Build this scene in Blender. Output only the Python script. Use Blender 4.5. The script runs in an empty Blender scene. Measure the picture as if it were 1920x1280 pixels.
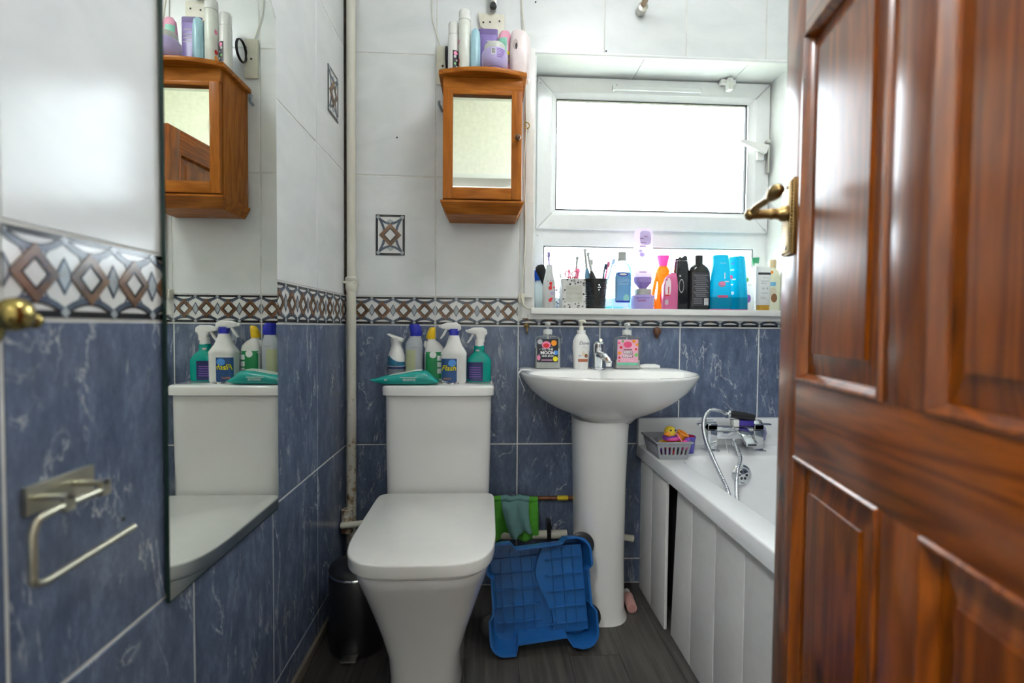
import bpy, bmesh, math, random
from mathutils import Vector, Matrix
random.seed(7)
sc = bpy.context.scene
col = sc.collection
pi = math.pi
sin, cos, R = math.sin, math.cos, math.radians

# ------------------------------------------------------------------ camera
def make_camera(yaw=2.97, pitch=1.74, roll=0.5, h=0.97):
    cd = bpy.data.cameras.new('camera'); cam = bpy.data.objects.new('camera', cd); col.objects.link(cam)
    cd.sensor_width = 36.0; cd.lens = 907.0 * 36.0 / 1920.0; cd.clip_start = 0.02; cd.clip_end = 200
    y, p, r = R(yaw), R(pitch), R(roll)
    f = Vector((sin(y)*cos(p), cos(y)*cos(p), -sin(p)))
    ri = Vector((cos(y), -sin(y), 0)); u = ri.cross(f)
    r2 = ri*cos(r) + u*sin(r); u2 = u*cos(r) - ri*sin(r)
    m = Matrix((r2, u2, -f)).transposed().to_4x4(); m.translation = Vector((0, 0, h))
    cam.matrix_world = m
    cd.dof.use_dof = True; cd.dof.focus_distance = 1.62; cd.dof.aperture_fstop = 2.2
    sc.camera = cam
make_camera()
# ------------------------------------------------------------------ light
sc.view_settings.view_transform = 'Standard'; sc.view_settings.look = 'None'
sc.view_settings.gamma = 1.0; sc.view_settings.use_curve_mapping = False
sc.view_settings.exposure = 0.2
w = bpy.data.worlds.new('daylight'); sc.world = w; w.use_nodes = True
bg = w.node_tree.nodes['Background']; bg.inputs[0].default_value = (0.84, 0.92, 1.0, 1); bg.inputs[1].default_value = 15.0
def portal():
    d = bpy.data.lights.new('window_daylight', 'AREA'); d.shape = 'RECTANGLE'; d.size = 0.95; d.size_y = 0.92
    d.cycles.is_portal = True
    o = bpy.data.objects.new('window_daylight', d); col.objects.link(o)
    o.location = (0.66, 2.04, 1.5); o.rotation_euler = (R(-90), 0, 0)
portal()
sd = bpy.data.lights.new('sun', 'SUN'); sd.energy = 88.0; sd.angle = R(2); sd.color = (1, 0.95, 0.85)
so = bpy.data.objects.new('sun', sd); col.objects.link(so); so.rotation_euler = (R(48), 0, R(-20))
HALL_FILL = 120.0  # emission of the added hall and bathroom fill lamps
HALL_FILL_TWO = 8.0
ROOM_FILL = 21.0
sc.cycles.max_bounces = 9; sc.cycles.diffuse_bounces = 5; sc.cycles.glossy_bounces = 5; sc.cycles.use_adaptive_sampling = True; sc.cycles.adaptive_threshold = 0.02
sc.cycles.transparent_max_bounces = 16; sc.cycles.transmission_bounces = 8
sc.cycles.caustics_reflective = False; sc.cycles.caustics_refractive = False
sc.cycles.sample_clamp_indirect = 20.0

# ------------------------------------------------------------------ materials
MATS = {}
def _new(name):
    m = bpy.data.materials.new(name); m.use_nodes = True
    nt = m.node_tree; b = nt.nodes['Principled BSDF']
    return m, nt, b
def N(nt, t, **k):
    n = nt.nodes.new(t)
    for a, v in k.items():
        if a.startswith('i_'): n.inputs[a[2:].replace('_', ' ')].default_value = v
        else: setattr(n, a, v)
    return n
def ramp(nt, stops, fac=None):
    r = nt.nodes.new('ShaderNodeValToRGB'); cr = r.color_ramp
    while len(cr.elements) < len(stops): cr.elements.new(0.5)
    for e, (p, c) in zip(cr.elements, stops):
        e.position = p; e.color = c if len(c) == 4 else (*c, 1)
    if fac is not None: nt.links.new(fac, r.inputs[0])
    return r
def M(name, c, rough=0.4, metal=0.0, var=0.06, nscale=40, bump=0.0, bscale=200, coat=0.0, spec=0.5):
    """plain procedural material: colour with a little noise, optional fine relief"""
    if name in MATS: return MATS[name]
    m, nt, b = _new(name)
    b.inputs['Roughness'].default_value = rough; b.inputs['Metallic'].default_value = metal
    b.inputs['Specular IOR Level'].default_value = spec
    b.inputs['Coat Weight'].default_value = coat; b.inputs['Coat Roughness'].default_value = 0.08
    tc = N(nt, 'ShaderNodeTexCoord')
    nz = N(nt, 'ShaderNodeTexNoise'); nz.inputs['Scale'].default_value = nscale; nz.inputs['Detail'].default_value = 3
    nt.links.new(tc.outputs['Object'], nz.inputs['Vector'])
    lo = tuple(max(0, x*(1-var)) for x in c); hi = tuple(min(1, x*(1+var)) for x in c)
    r = ramp(nt, [(0.3, lo), (0.7, hi)], nz.outputs['Fac'])
    nt.links.new(r.outputs[0], b.inputs['Base Color'])
    if bump:
        n2 = N(nt, 'ShaderNodeTexNoise'); n2.inputs['Scale'].default_value = bscale
        nt.links.new(tc.outputs['Object'], n2.inputs['Vector'])
        bp = N(nt, 'ShaderNodeBump'); bp.inputs['Strength'].default_value = bump; bp.inputs['Distance'].default_value = 0.002
        nt.links.new(n2.outputs['Fac'], bp.inputs['Height']); nt.links.new(bp.outputs[0], b.inputs['Normal'])
    MATS[name] = m; return m
def MT(name, c, fac=0.55, rough=0.25, gloss=0.5):
    """translucent coloured plastic: light from behind glows through"""
    if name in MATS: return MATS[name]
    m, nt, b = _new(name); b.inputs['Base Color'].default_value = (*c, 1); b.inputs['Roughness'].default_value = rough
    b.inputs['Specular IOR Level'].default_value = gloss
    t = N(nt, 'ShaderNodeBsdfTranslucent'); t.inputs[0].default_value = (*c, 1)
    mx = N(nt, 'ShaderNodeMixShader'); mx.inputs[0].default_value = fac
    nt.links.new(b.outputs[0], mx.inputs[1]); nt.links.new(t.outputs[0], mx.inputs[2])
    nt.links.new(mx.outputs[0], nt.nodes['Material Output'].inputs[0])
    MATS[name] = m; return m
def MC(name, c=(0.95, 0.97, 0.97), body=0.15, rough=0.1, bodycol=None):
    """clear sheet or thin clear plastic: see-through with a glossy skin"""
    if name in MATS: return MATS[name]
    m, nt, b = _new(name); b.inputs['Base Color'].default_value = (*(bodycol or c), 1); b.inputs['Roughness'].default_value = rough
    t = N(nt, 'ShaderNodeBsdfTransparent'); t.inputs[0].default_value = (*c, 1)
    fr = N(nt, 'ShaderNodeFresnel'); fr.inputs[0].default_value = 1.4
    ma = N(nt, 'ShaderNodeMath', operation='MAXIMUM'); ma.inputs[1].default_value = body
    nt.links.new(fr.outputs[0], ma.inputs[0])
    mx = N(nt, 'ShaderNodeMixShader')
    nt.links.new(ma.outputs[0], mx.inputs[0]); nt.links.new(t.outputs[0], mx.inputs[1]); nt.links.new(b.outputs[0], mx.inputs[2])
    nt.links.new(mx.outputs[0], nt.nodes['Material Output'].inputs[0])
    MATS[name] = m; return m
def ME(name, c, s):
    m, nt, b = _new(name); b.inputs['Base Color'].default_value = (*c, 1)
    b.inputs['Emission Color'].default_value = (*c, 1); b.inputs['Emission Strength'].default_value = s
    MATS[name] = m; return m
def tile_coords(nt, rot=0.0, scale=(1, 1, 1)):
    tc = N(nt, 'ShaderNodeTexCoord'); oi = N(nt, 'ShaderNodeObjectInfo')
    mu = N(nt, 'ShaderNodeMath', operation='MULTIPLY'); mu.inputs[1].default_value = 37.0
    nt.links.new(oi.outputs['Random'], mu.inputs[0])
    ad = N(nt, 'ShaderNodeVectorMath', operation='ADD')
    nt.links.new(tc.outputs['Object'], ad.inputs[0]); nt.links.new(mu.outputs[0], ad.inputs[1])
    mp = N(nt, 'ShaderNodeMapping'); mp.inputs['Rotation'].default_value = (0, rot, 0); mp.inputs['Scale'].default_value = scale
    nt.links.new(ad.outputs[0], mp.inputs['Vector'])
    return mp.outputs[0], oi
def blue_marble():
    m, nt, b = _new('blue_marble_glaze')
    v, oi = tile_coords(nt, 0.5, (2.0, 1.5, 0.75))
    n1 = N(nt, 'ShaderNodeTexNoise'); n1.inputs['Scale'].default_value = 11; n1.inputs['Detail'].default_value = 14; n1.inputs['Roughness'].default_value = 0.86
    nt.links.new(v, n1.inputs['Vector'])
    r1 = ramp(nt, [(0.3, (0.056, 0.076, 0.125)), (0.52, (0.122, 0.158, 0.248)), (0.75, (0.27, 0.325, 0.45))], n1.outputs['Fac'])
    n2 = N(nt, 'ShaderNodeTexNoise'); n2.inputs['Scale'].default_value = 4.2; n2.inputs['Detail'].default_value = 6; n2.inputs['Distortion'].default_value = 0.9; n2.inputs['Roughness'].default_value = 0.6
    nt.links.new(v, n2.inputs['Vector'])
    r2 = ramp(nt, [(0.488, (0, 0, 0)), (0.5, (1, 1, 1)), (0.512, (0, 0, 0))], n2.outputs['Fac'])
    n3 = N(nt, 'ShaderNodeTexNoise'); n3.inputs['Scale'].default_value = 14; n3.inputs['Detail'].default_value = 2
    nt.links.new(v, n3.inputs['Vector'])
    r3 = ramp(nt, [(0.44, (0, 0, 0)), (0.66, (0.95, 0.95, 0.95))], n3.outputs['Fac'])
    mu = N(nt, 'ShaderNodeMix', data_type='RGBA', blend_type='MULTIPLY'); mu.inputs[0].default_value = 1
    nt.links.new(r2.outputs[0], mu.inputs[6]); nt.links.new(r3.outputs[0], mu.inputs[7])
    mx = N(nt, 'ShaderNodeMix', data_type='RGBA'); mx.inputs[7].default_value = (0.55, 0.58, 0.63, 1)
    nt.links.new(mu.outputs[2], mx.inputs[0]); nt.links.new(r1.outputs[0], mx.inputs[6])
    nt.links.new(mx.outputs[2], b.inputs['Base Color'])
    b.inputs['Roughness'].default_value = 0.2
    n4 = N(nt, 'ShaderNodeTexNoise'); n4.inputs['Scale'].default_value = 10
    nt.links.new(v, n4.inputs['Vector'])
    bp = N(nt, 'ShaderNodeBump'); bp.inputs['Strength'].default_value = 0.06; bp.inputs['Distance'].default_value = 0.004
    nt.links.new(n4.outputs['Fac'], bp.inputs['Height']); nt.links.new(bp.outputs[0], b.inputs['Normal'])
    MATS['blue'] = m
def white_glaze():
    m, nt, b = _new('pale_grey_glaze')
    v, oi = tile_coords(nt, 0.3, (1, 1, 1.8))
    n1 = N(nt, 'ShaderNodeTexNoise'); n1.inputs['Scale'].default_value = 6; n1.inputs['Detail'].default_value = 5; n1.inputs['Distortion'].default_value = 0.6
    nt.links.new(v, n1.inputs['Vector'])
    r1 = ramp(nt, [(0.3, (0.70, 0.73, 0.74)), (0.6, (0.77, 0.79, 0.80)), (0.8, (0.80, 0.82, 0.83))], n1.outputs['Fac'])
    nt.links.new(r1.outputs[0], b.inputs['Base Color']); b.inputs['Roughness'].default_value = 0.16; b.inputs['Specular IOR Level'].default_value = 0.28
    n4 = N(nt, 'ShaderNodeTexNoise'); n4.inputs['Scale'].default_value = 7
    nt.links.new(v, n4.inputs['Vector'])
    bp = N(nt, 'ShaderNodeBump'); bp.inputs['Strength'].default_value = 0.05; bp.inputs['Distance'].default_value = 0.004
    nt.links.new(n4.outputs['Fac'], bp.inputs['Height']); nt.links.new(bp.outputs[0], b.inputs['Normal'])
    MATS['white_tile'] = m
def wood(name, c0, c1, c2, axis='z', rough=0.3, scale=1.0, coat=0.85, knots=True, spec=0.12):
    m, nt, b = _new(name); b.inputs['Specular IOR Level'].default_value = spec
    tc = N(nt, 'ShaderNodeTexCoord'); oi = N(nt, 'ShaderNodeObjectInfo')
    mu = N(nt, 'ShaderNodeMath', operation='MULTIPLY'); mu.inputs[1].default_value = 11.0
    nt.links.new(oi.outputs['Random'], mu.inputs[0])
    ad = N(nt, 'ShaderNodeVectorMath', operation='ADD'); nt.links.new(tc.outputs['Object'], ad.inputs[0]); nt.links.new(mu.outputs[0], ad.inputs[1])
    mp = N(nt, 'ShaderNodeMapping')
    st = 0.11
    mp.inputs['Scale'].default_value = {'z': (1, 1, st), 'x': (st, 1, 1), 'y': (1, st, 1)}[axis]
    nt.links.new(ad.outputs[0], mp.inputs['Vector'])
    n1 = N(nt, 'ShaderNodeTexNoise'); n1.inputs['Scale'].default_value = 9*scale; n1.inputs['Detail'].default_value = 2; n1.inputs['Distortion'].default_value = 0.8
    nt.links.new(mp.outputs[0], n1.inputs['Vector'])
    m2 = N(nt, 'ShaderNodeMath', operation='MULTIPLY'); m2.inputs[1].default_value = 55
    nt.links.new(n1.outputs['Fac'], m2.inputs[0])
    s = N(nt, 'ShaderNodeMath', operation='SINE'); nt.links.new(m2.outputs[0], s.inputs[0])
    ma = N(nt, 'ShaderNodeMapRange'); ma.inputs['From Min'].default_value = -1
    nt.links.new(s.outputs[0], ma.inputs['Value'])
    r1 = ramp(nt, [(0.0, c0), (0.45, c1), (1.0, c2)], ma.outputs[0])
    n2 = N(nt, 'ShaderNodeTexNoise'); n2.inputs['Scale'].default_value = 160*scale; n2.inputs['Detail'].default_value = 3
    nt.links.new(mp.outputs[0], n2.inputs['Vector'])
    r2 = ramp(nt, [(0.3, (0.72, 0.72, 0.72)), (0.65, (1, 1, 1))], n2.outputs['Fac'])
    mx = N(nt, 'ShaderNodeMix', data_type='RGBA', blend_type='MULTIPLY'); mx.inputs[0].default_value = 1
    nt.links.new(r1.outputs[0], mx.inputs[6]); nt.links.new(r2.outputs[0], mx.inputs[7])
    outc = mx.outputs[2]
    if knots:
        mp2 = N(nt, 'ShaderNodeMapping'); mp2.inputs['Scale'].default_value = {'z': (9, 9, 5), 'x': (5, 9, 9), 'y': (9, 5, 9)}[axis]
        nt.links.new(ad.outputs[0], mp2.inputs['Vector'])
        vo = N(nt, 'ShaderNodeTexVoronoi'); vo.inputs['Scale'].default_value = 1.0
        nt.links.new(mp2.outputs[0], vo.inputs['Vector'])
        rk = ramp(nt, [(0.06, (0.16, 0.1, 0.07)), (0.13, (0.7, 0.62, 0.55)), (0.2, (1, 1, 1))], vo.outputs['Distance'])
        mk = N(nt, 'ShaderNodeMix', data_type='RGBA', blend_type='MULTIPLY'); mk.inputs[0].default_value = 1
        nt.links.new(outc, mk.inputs[6]); nt.links.new(rk.outputs[0], mk.inputs[7]); outc = mk.outputs[2]
    nt.links.new(outc, b.inputs['Base Color'])
    b.inputs['Roughness'].default_value = rough; b.inputs['Coat Weight'].default_value = coat; b.inputs['Coat Roughness'].default_value = 0.2
    n3 = N(nt, 'ShaderNodeTexNoise'); n3.inputs['Scale'].default_value = 14
    nt.links.new(tc.outputs['Object'], n3.inputs['Vector'])
    bp = N(nt, 'ShaderNodeBump'); bp.inputs['Strength'].default_value = 0.03; bp.inputs['Distance'].default_value = 0.004
    nt.links.new(n3.outputs['Fac'], bp.inputs['Height']); nt.links.new(bp.outputs[0], b.inputs['Normal'])
    nt.links.new(bp.outputs[0], b.inputs['Coat Normal'])
    MATS[name] = m; return m
def rusty_paint():
    m, nt, b = _new('rust_spotted_cream_paint')
    tc = N(nt, 'ShaderNodeTexCoord'); n1 = N(nt, 'ShaderNodeTexNoise'); n1.inputs['Scale'].default_value = 45; n1.inputs['Detail'].default_value = 6
    nt.links.new(tc.outputs['Object'], n1.inputs['Vector'])
    sp = N(nt, 'ShaderNodeSeparateXYZ'); nt.links.new(tc.outputs['Object'], sp.inputs[0])
    mr = N(nt, 'ShaderNodeMapRange'); mr.inputs['From Min'].default_value = 0.15; mr.inputs['From Max'].default_value = 1.0
    mr.inputs['To Min'].default_value = 0.17; mr.inputs['To Max'].default_value = -0.12
    nt.links.new(sp.outputs[2], mr.inputs['Value'])
    ad = N(nt, 'ShaderNodeMath', operation='ADD'); nt.links.new(n1.outputs['Fac'], ad.inputs[0]); nt.links.new(mr.outputs[0], ad.inputs[1])
    r1 = ramp(nt, [(0.60, (0.66, 0.64, 0.56)), (0.68, (0.44, 0.35, 0.23)), (0.78, (0.14, 0.07, 0.035))], ad.outputs[0])
    nt.links.new(r1.outputs[0], b.inputs['Base Color']); b.inputs['Roughness'].default_value = 0.45
    bp = N(nt, 'ShaderNodeBump'); bp.inputs['Strength'].default_value = 0.3; bp.inputs['Distance'].default_value = 0.002
    nt.links.new(n1.outputs['Fac'], bp.inputs['Height']); nt.links.new(bp.outputs[0], b.inputs['Normal'])
    MATS['rusty'] = m
def floor_vinyl():
    m, nt, b = _new('dark_vinyl_plank')
    tc = N(nt, 'ShaderNodeTexCoord'); mp = N(nt, 'ShaderNodeMapping'); mp.inputs['Scale'].default_value = (1, 0.06, 1)
    oi = N(nt, 'ShaderNodeObjectInfo'); ad = N(nt, 'ShaderNodeVectorMath', operation='ADD')
    mu = N(nt, 'ShaderNodeMath', operation='MULTIPLY'); mu.inputs[1].default_value = 17
    nt.links.new(oi.outputs['Random'], mu.inputs[0]); nt.links.new(mu.outputs[0], ad.inputs[1])
    nt.links.new(tc.outputs['Object'], ad.inputs[0]); nt.links.new(ad.outputs[0], mp.inputs['Vector'])
    n1 = N(nt, 'ShaderNodeTexNoise'); n1.inputs['Scale'].default_value = 70; n1.inputs['Detail'].default_value = 5
    nt.links.new(mp.outputs[0], n1.inputs['Vector'])
    r1 = ramp(nt, [(0.3, (0.035, 0.032, 0.029)), (0.7, (0.095, 0.085, 0.075))], n1.outputs['Fac'])
    nt.links.new(r1.outputs[0], b.inputs['Base Color']); b.inputs['Roughness'].default_value = 0.42
    bp = N(nt, 'ShaderNodeBump'); bp.inputs['Strength'].default_value = 0.2; bp.inputs['Distance'].default_value = 0.001
    nt.links.new(n1.outputs['Fac'], bp.inputs['Height']); nt.links.new(bp.outputs[0], b.inputs['Normal'])
    MATS['vinyl'] = m
def hose_metal():
    m, nt, b = _new('ribbed_chrome'); b.inputs['Base Color'].default_value = (0.75, 0.77, 0.8, 1)
    b.inputs['Metallic'].default_value = 1; b.inputs['Roughness'].default_value = 0.18
    tc = N(nt, 'ShaderNodeTexCoord'); wv = N(nt, 'ShaderNodeTexWave', bands_direction='Z'); wv.inputs['Scale'].default_value = 90
    nt.links.new(tc.outputs['Object'], wv.inputs['Vector'])
    bp = N(nt, 'ShaderNodeBump'); bp.inputs['Strength'].default_value = 0.5; bp.inputs['Distance'].default_value = 0.002
    nt.links.new(wv.outputs['Fac'], bp.inputs['Height']); nt.links.new(bp.outputs[0], b.inputs['Normal'])
    MATS['hose'] = m
blue_marble(); white_glaze(); rusty_paint(); floor_vinyl(); hose_metal()
wood('pine_v', (0.15, 0.031, 0.001), (0.215, 0.048, 0.002), (0.27, 0.064, 0.003), 'z')
wood('pine_h', (0.15, 0.031, 0.001), (0.215, 0.048, 0.002), (0.27, 0.064, 0.003), 'x')
wood('honey_v', (0.38, 0.11, 0.010), (0.46, 0.14, 0.014), (0.52, 0.17, 0.02), 'z', rough=0.45, coat=0.1, knots=False)
wood('honey_h', (0.38, 0.11, 0.010), (0.46, 0.14, 0.014), (0.52, 0.17, 0.02), 'x', rough=0.45, coat=0.1, knots=False)
M('grout', (0.72, 0.72, 0.69), 0.85, bump=0.3, var=0.15, nscale=18)
M('plaster', (0.78, 0.76, 0.70), 0.8, bump=0.1)
M('ceiling_paint', (0.82, 0.81, 0.77), 0.8)
M('upvc', (0.83, 0.84, 0.85), 0.25, var=0.015)
M('gasket', (0.02, 0.02, 0.022), 0.6)
M('ceramic', (0.79, 0.79, 0.775), 0.07, var=0.01, nscale=5, coat=0.4)
M('seat_plastic', (0.80, 0.80, 0.77), 0.2, var=0.01)
M('acrylic', (0.80, 0.81, 0.82), 0.12, var=0.01)
M('chrome', (0.78, 0.8, 0.82), 0.06, 1.0, var=0.01)
M('steel', (0.55, 0.54, 0.5), 0.28, 1.0, var=0.05)
M('nickel', (0.56, 0.53, 0.42), 0.32, 1.0, var=0.06)
M('brass', (0.45, 0.35, 0.12), 0.22, 1.0, var=0.08)
M('old_brass', (0.3, 0.2, 0.08), 0.32, 1.0, var=0.2)
M('white_pl', (0.8, 0.8, 0.78), 0.3, var=0.02)
M('cream_pl', (0.72, 0.69, 0.58), 0.45, var=0.05)
M('black_pl', (0.012, 0.012, 0.013), 0.35, var=0.2)
M('panel_paint', (0.74, 0.74, 0.72), 0.4, var=0.03, bump=0.05, bscale=60)
def mirror_mat():
    m, nt, b = _new('silvered_glass'); b.inputs['Base Color'].default_value = (0.90, 0.93, 0.88, 1); b.inputs['Metallic'].default_value = 1
    tc = N(nt, 'ShaderNodeTexCoord'); n1 = N(nt, 'ShaderNodeTexNoise'); n1.inputs['Scale'].default_value = 8; n1.inputs['Detail'].default_value = 6
    nt.links.new(tc.outputs['Object'], n1.inputs['Vector'])
    r = ramp(nt, [(0.55, (0.0, 0.0, 0.0)), (0.8, (0.12, 0.12, 0.12))], n1.outputs['Fac'])
    nt.links.new(r.outputs[0], b.inputs['Roughness']); MATS['mirror'] = m
mirror_mat()
M('glass_edge', (0.02, 0.05, 0.04), 0.1)
MC('pane', (0.97, 0.985, 0.98), body=0.02, rough=0.02)

# ------------------------------------------------------------------ mesh helpers
def ring(cx, cy, rx, ry, z, n=2.0, seg=32, ryb=None, nb=None, a0=0.0):
    """closed ring: superellipse; front half (-y) uses ry,n and back half ryb,nb"""
    out = []
    for i in range(seg):
        a = a0 + 2*pi*i/seg; c, s = cos(a), sin(a)
        yy, nn = (ry, n) if s < 0 else (ryb if ryb is not None else ry, nb if nb is not None else n)
        x = math.copysign(abs(c)**(2/nn), c)*rx; y = math.copysign(abs(s)**(2/nn), s)*yy
        out.append((cx+x, cy+y, z))
    return out
class MB:
    def __init__(s): s.v = []; s.f = []; s.m = []
    def add(s, vs, fs, m=0):
        o = len(s.v); s.v += [tuple(v) for v in vs]
        for f in fs: s.f.append(tuple(o+i for i in f)); s.m.append(m)
        return s
    def box(s, x0, x1, y0, y1, z0, z1, m=0):
        vs = [(x, y, z) for z in (z0, z1) for x, y in ((x0, y0), (x1, y0), (x1, y1), (x0, y1))]
        return s.add(vs, [(3, 2, 1, 0), (4, 5, 6, 7), (0, 1, 5, 4), (1, 2, 6, 5), (2, 3, 7, 6), (3, 0, 4, 7)], m)
    def loft(s, rings, cap0=True, cap1=True, m=0, closed=True):
        n = len(rings[0]); vs = [p for r in rings for p in r]; fs = []
        for k in range(len(rings)-1):
            for i in range(n if closed else n-1):
                j = (i+1) % n; fs.append((k*n+i, k*n+j, (k+1)*n+j, (k+1)*n+i))
        if cap0: fs.append(tuple(range(n-1, -1, -1)))
        if cap1: fs.append(tuple((len(rings)-1)*n+i for i in range(n)))
        return s.add(vs, fs, m)
    def lathe(s, prof, seg=24, c=(0, 0, 0), ax='z', cap0=True, cap1=True, m=0):
        rs = []
        for r, h in prof:
            rr = []
            for i in range(seg):
                a = 2*pi*i/seg; p, q = r*cos(a), r*sin(a)
                rr.append({'z': (c[0]+p, c[1]+q, c[2]+h), 'y': (c[0]+p, c[1]+h, c[2]-q), 'x': (c[0]+h, c[1]+p, c[2]+q), '-y': (c[0]+p, c[1]-h, c[2]+q)}[ax])
            rs.append(rr)
        return s.loft(rs, cap0, cap1, m)
    def tube(s, pts, r, seg=10, caps=True, m=0, closed=False, flat=1.0):
        pts = [Vector(p) for p in pts]; n = len(pts); rs = []
        up = None
        for i, p in enumerate(pts):
            if closed: t = pts[(i+1) % n]-pts[i-1]
            else: t = pts[min(i+1, n-1)]-pts[max(i-1, 0)]
            t.normalize()
            if up is None:
                up = Vector((0, 0, 1)) if abs(t.z) < 0.9 else Vector((0, 1, 0))
            u = (up - t*up.dot(t))
            if u.length < 1e-5: u = t.orthogonal()
            u.normalize(); up = u; w_ = t.cross(u)
            rad = r[i] if isinstance(r, (list, tuple)) else r
            rs.append([tuple(p+u*(rad*cos(2*pi*k/seg))+w_*(rad*flat*sin(2*pi*k/seg))) for k in range(seg)])
        if closed: rs.append(rs[0]); caps = False
        return s.loft(rs, caps, caps, m)
    def prism(s, poly, h0, h1, fn=lambda u, v, h: (u, h, v), m=0):
        """poly in (u,v), extruded along h"""
        n = len(poly); vs = [fn(u, v, h0) for u, v in poly]+[fn(u, v, h1) for u, v in poly]
        fs = [tuple(range(n)), tuple(range(2*n-1, n-1, -1))]+[(i, n+i, n+(i+1) % n, (i+1) % n) for i in range(n)]
        return s.add(vs, fs, m)
    def build(s, name, mats, parent=None, loc=(0, 0, 0), rot=(0, 0, 0), bevel=0, bseg=2, smooth=35, recalc=True):
        me = mesh_of(s, name, mats, bevel, bseg, smooth, recalc)
        return link(name, me, parent, loc, rot)
def mesh_of(s, name, mats, bevel=0, bseg=2, smooth=35, recalc=True):
    me = bpy.data.meshes.new(name); me.from_pydata(s.v, [], s.f)
    if not isinstance(mats, (list, tuple)): mats = [mats]
    for mt in mats: me.materials.append(MATS[mt] if isinstance(mt, str) else mt)
    me.polygons.foreach_set('material_index', s.m)
    bm = bmesh.new(); bm.from_mesh(me)
    if recalc: bmesh.ops.recalc_face_normals(bm, faces=bm.faces)
    if bevel:
        es = [e for e in bm.edges if len(e.link_faces) == 2 and e.calc_face_angle(0) > R(40)]
        bmesh.ops.bevel(bm, geom=es, offset=bevel, segments=bseg, profile=0.6, affect='EDGES', clamp_overlap=True)
    bm.to_mesh(me); bm.free()
    if smooth:
        me.polygons.foreach_set('use_smooth', [True]*len(me.polygons)); me.set_sharp_from_angle(angle=R(smooth))
    me.update(); return me
def link(name, me, parent=None, loc=(0, 0, 0), rot=(0, 0, 0)):
    o = bpy.data.objects.new(name, me); col.objects.link(o); o.location = loc; o.rotation_euler = rot
    if parent is not None: o.parent = parent
    return o
def tag(o, label, cat, group=None):
    o['label'] = label; o['category'] = cat
    if group: o['group'] = group
    return o
def struct(o): o['kind'] = 'structure'; return o
def thing(name, label, cat, loc=(0, 0, 0), rotz=0, group=None, rot=None):
    o = bpy.data.objects.new(name, None); col.objects.link(o); o.location = loc
    o.rotation_euler = rot if rot else (0, 0, rotz); o.empty_display_size = 0.03
    return tag(o, label, cat, group)
def bez(p, n=24):
    """smooth curve through points (Catmull-Rom)"""
    P = [Vector(q) for q in p]; P = [P[0]*2-P[1]]+P+[P[-1]*2-P[-2]]; out = []
    k = len(P)-3
    for i in range(k):
        for j in range(n):
            t = j/n; a, b, c, d = P[i:i+4]
            out.append(0.5*((2*b)+(c-a)*t+(2*a-5*b+4*c-d)*t*t+(3*b-a-3*c+d)*t**3))
    out.append(P[-2]); return out
# --- surfaces on which flat print sits (local coordinates, front looks towards -y)
class Surf:
    def __init__(s, secs): s.secs = secs           # (z, rx, ry, n, cx, cy)
    def at(s, z):
        S = s.secs
        if z <= S[0][0]: return S[0]
        for a, b in zip(S, S[1:]):
            if z <= b[0] and b[0] > a[0]:
                t = (z-a[0])/(b[0]-a[0]); return tuple(p+(q-p)*t for p, q in zip(a, b))
        return S[-1]
    def y(s, x, z, off):
        _, rx, ry, n, cx, cy = s.at(z); u = min(0.999, abs(x-cx)/rx)
        return cy-ry*(1-u**n)**(1/n)-off
class Flat:
    def __init__(s, y0, slope=0): s.y0 = y0; s.sl = slope
    def y(s, x, z, off): return s.y0+s.sl*z-off
def sec(z, rx, ry=None, n=2.0, cx=0.0, cy=0.0): return (z, rx, rx if ry is None else ry, n, cx, cy)
def body(secs, name, mat, parent, seg=32, cap0=True, cap1=True, smooth=40, m2=None):
    mb = MB().loft([ring(c[4], c[5], c[1], c[2], c[0], c[3], seg) for c in secs], cap0, cap1)
    return mb.build(name, mat, parent, smooth=smooth)
def p_rect(S, x0, x1, z0, z1, mat, parent, name='label', off=0.0006, nx=14, nz=8):
    vs = []; fs = []
    for j in range(nz+1):
        for i in range(nx+1):
            x = x0+(x1-x0)*i/nx; z = z0+(z1-z0)*j/nz; vs.append((x, S.y(x, z, off), z))
    for j in range(nz):
        for i in range(nx):
            a = j*(nx+1)+i; fs.append((a, a+1, a+nx+2, a+nx+1))
    mb = MB().add(vs, fs); return mb.build(name, mat, parent, recalc=False)
def p_disc(S, cx, cz, rx, rz, mat, parent, name='printed_shape', off=0.0011, seg=20, n=2.0, inner=0.0):
    vs = []; fs = []; K = 3
    for k in range(K+1):
        t = inner+(1-inner)*k/K
        for i in range(seg):
            a = 2*pi*i/seg; c, s = cos(a), sin(a)
            x = cx+t*rx*math.copysign(abs(c)**(2/n), c); z = cz+t*rz*math.copysign(abs(s)**(2/n), s)
            vs.append((x, S.y(x, z, off), z))
    for k in range(K):
        for i in range(seg):
            j = (i+1) % seg; fs.append((k*seg+i, k*seg+j, (k+1)*seg+j, (k+1)*seg+i))
    return MB().add(vs, fs).build(name, mat, parent, recalc=False)
_txt = {}
def text_mesh(s, shear=0.0, bold=0.0):
    key = (s, shear, bold)
    if key not in _txt:
        cu = bpy.data.curves.new('txt', 'FONT'); cu.body = s; cu.align_x = 'CENTER'; cu.align_y = 'CENTER'; cu.size = 1
        cu.shear = shear; cu.offset = bold; cu.resolution_u = 3
        o = bpy.data.objects.new('txt', cu); col.objects.link(o)
        dg = bpy.context.evaluated_depsgraph_get(); me = bpy.data.meshes.new_from_object(o.evaluated_get(dg))
        _txt[key] = ([tuple(v.co) for v in me.vertices], [tuple(p.vertices) for p in me.polygons])
        bpy.data.objects.remove(o); bpy.data.curves.remove(cu); bpy.data.meshes.remove(me)
    return _txt[key]
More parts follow.
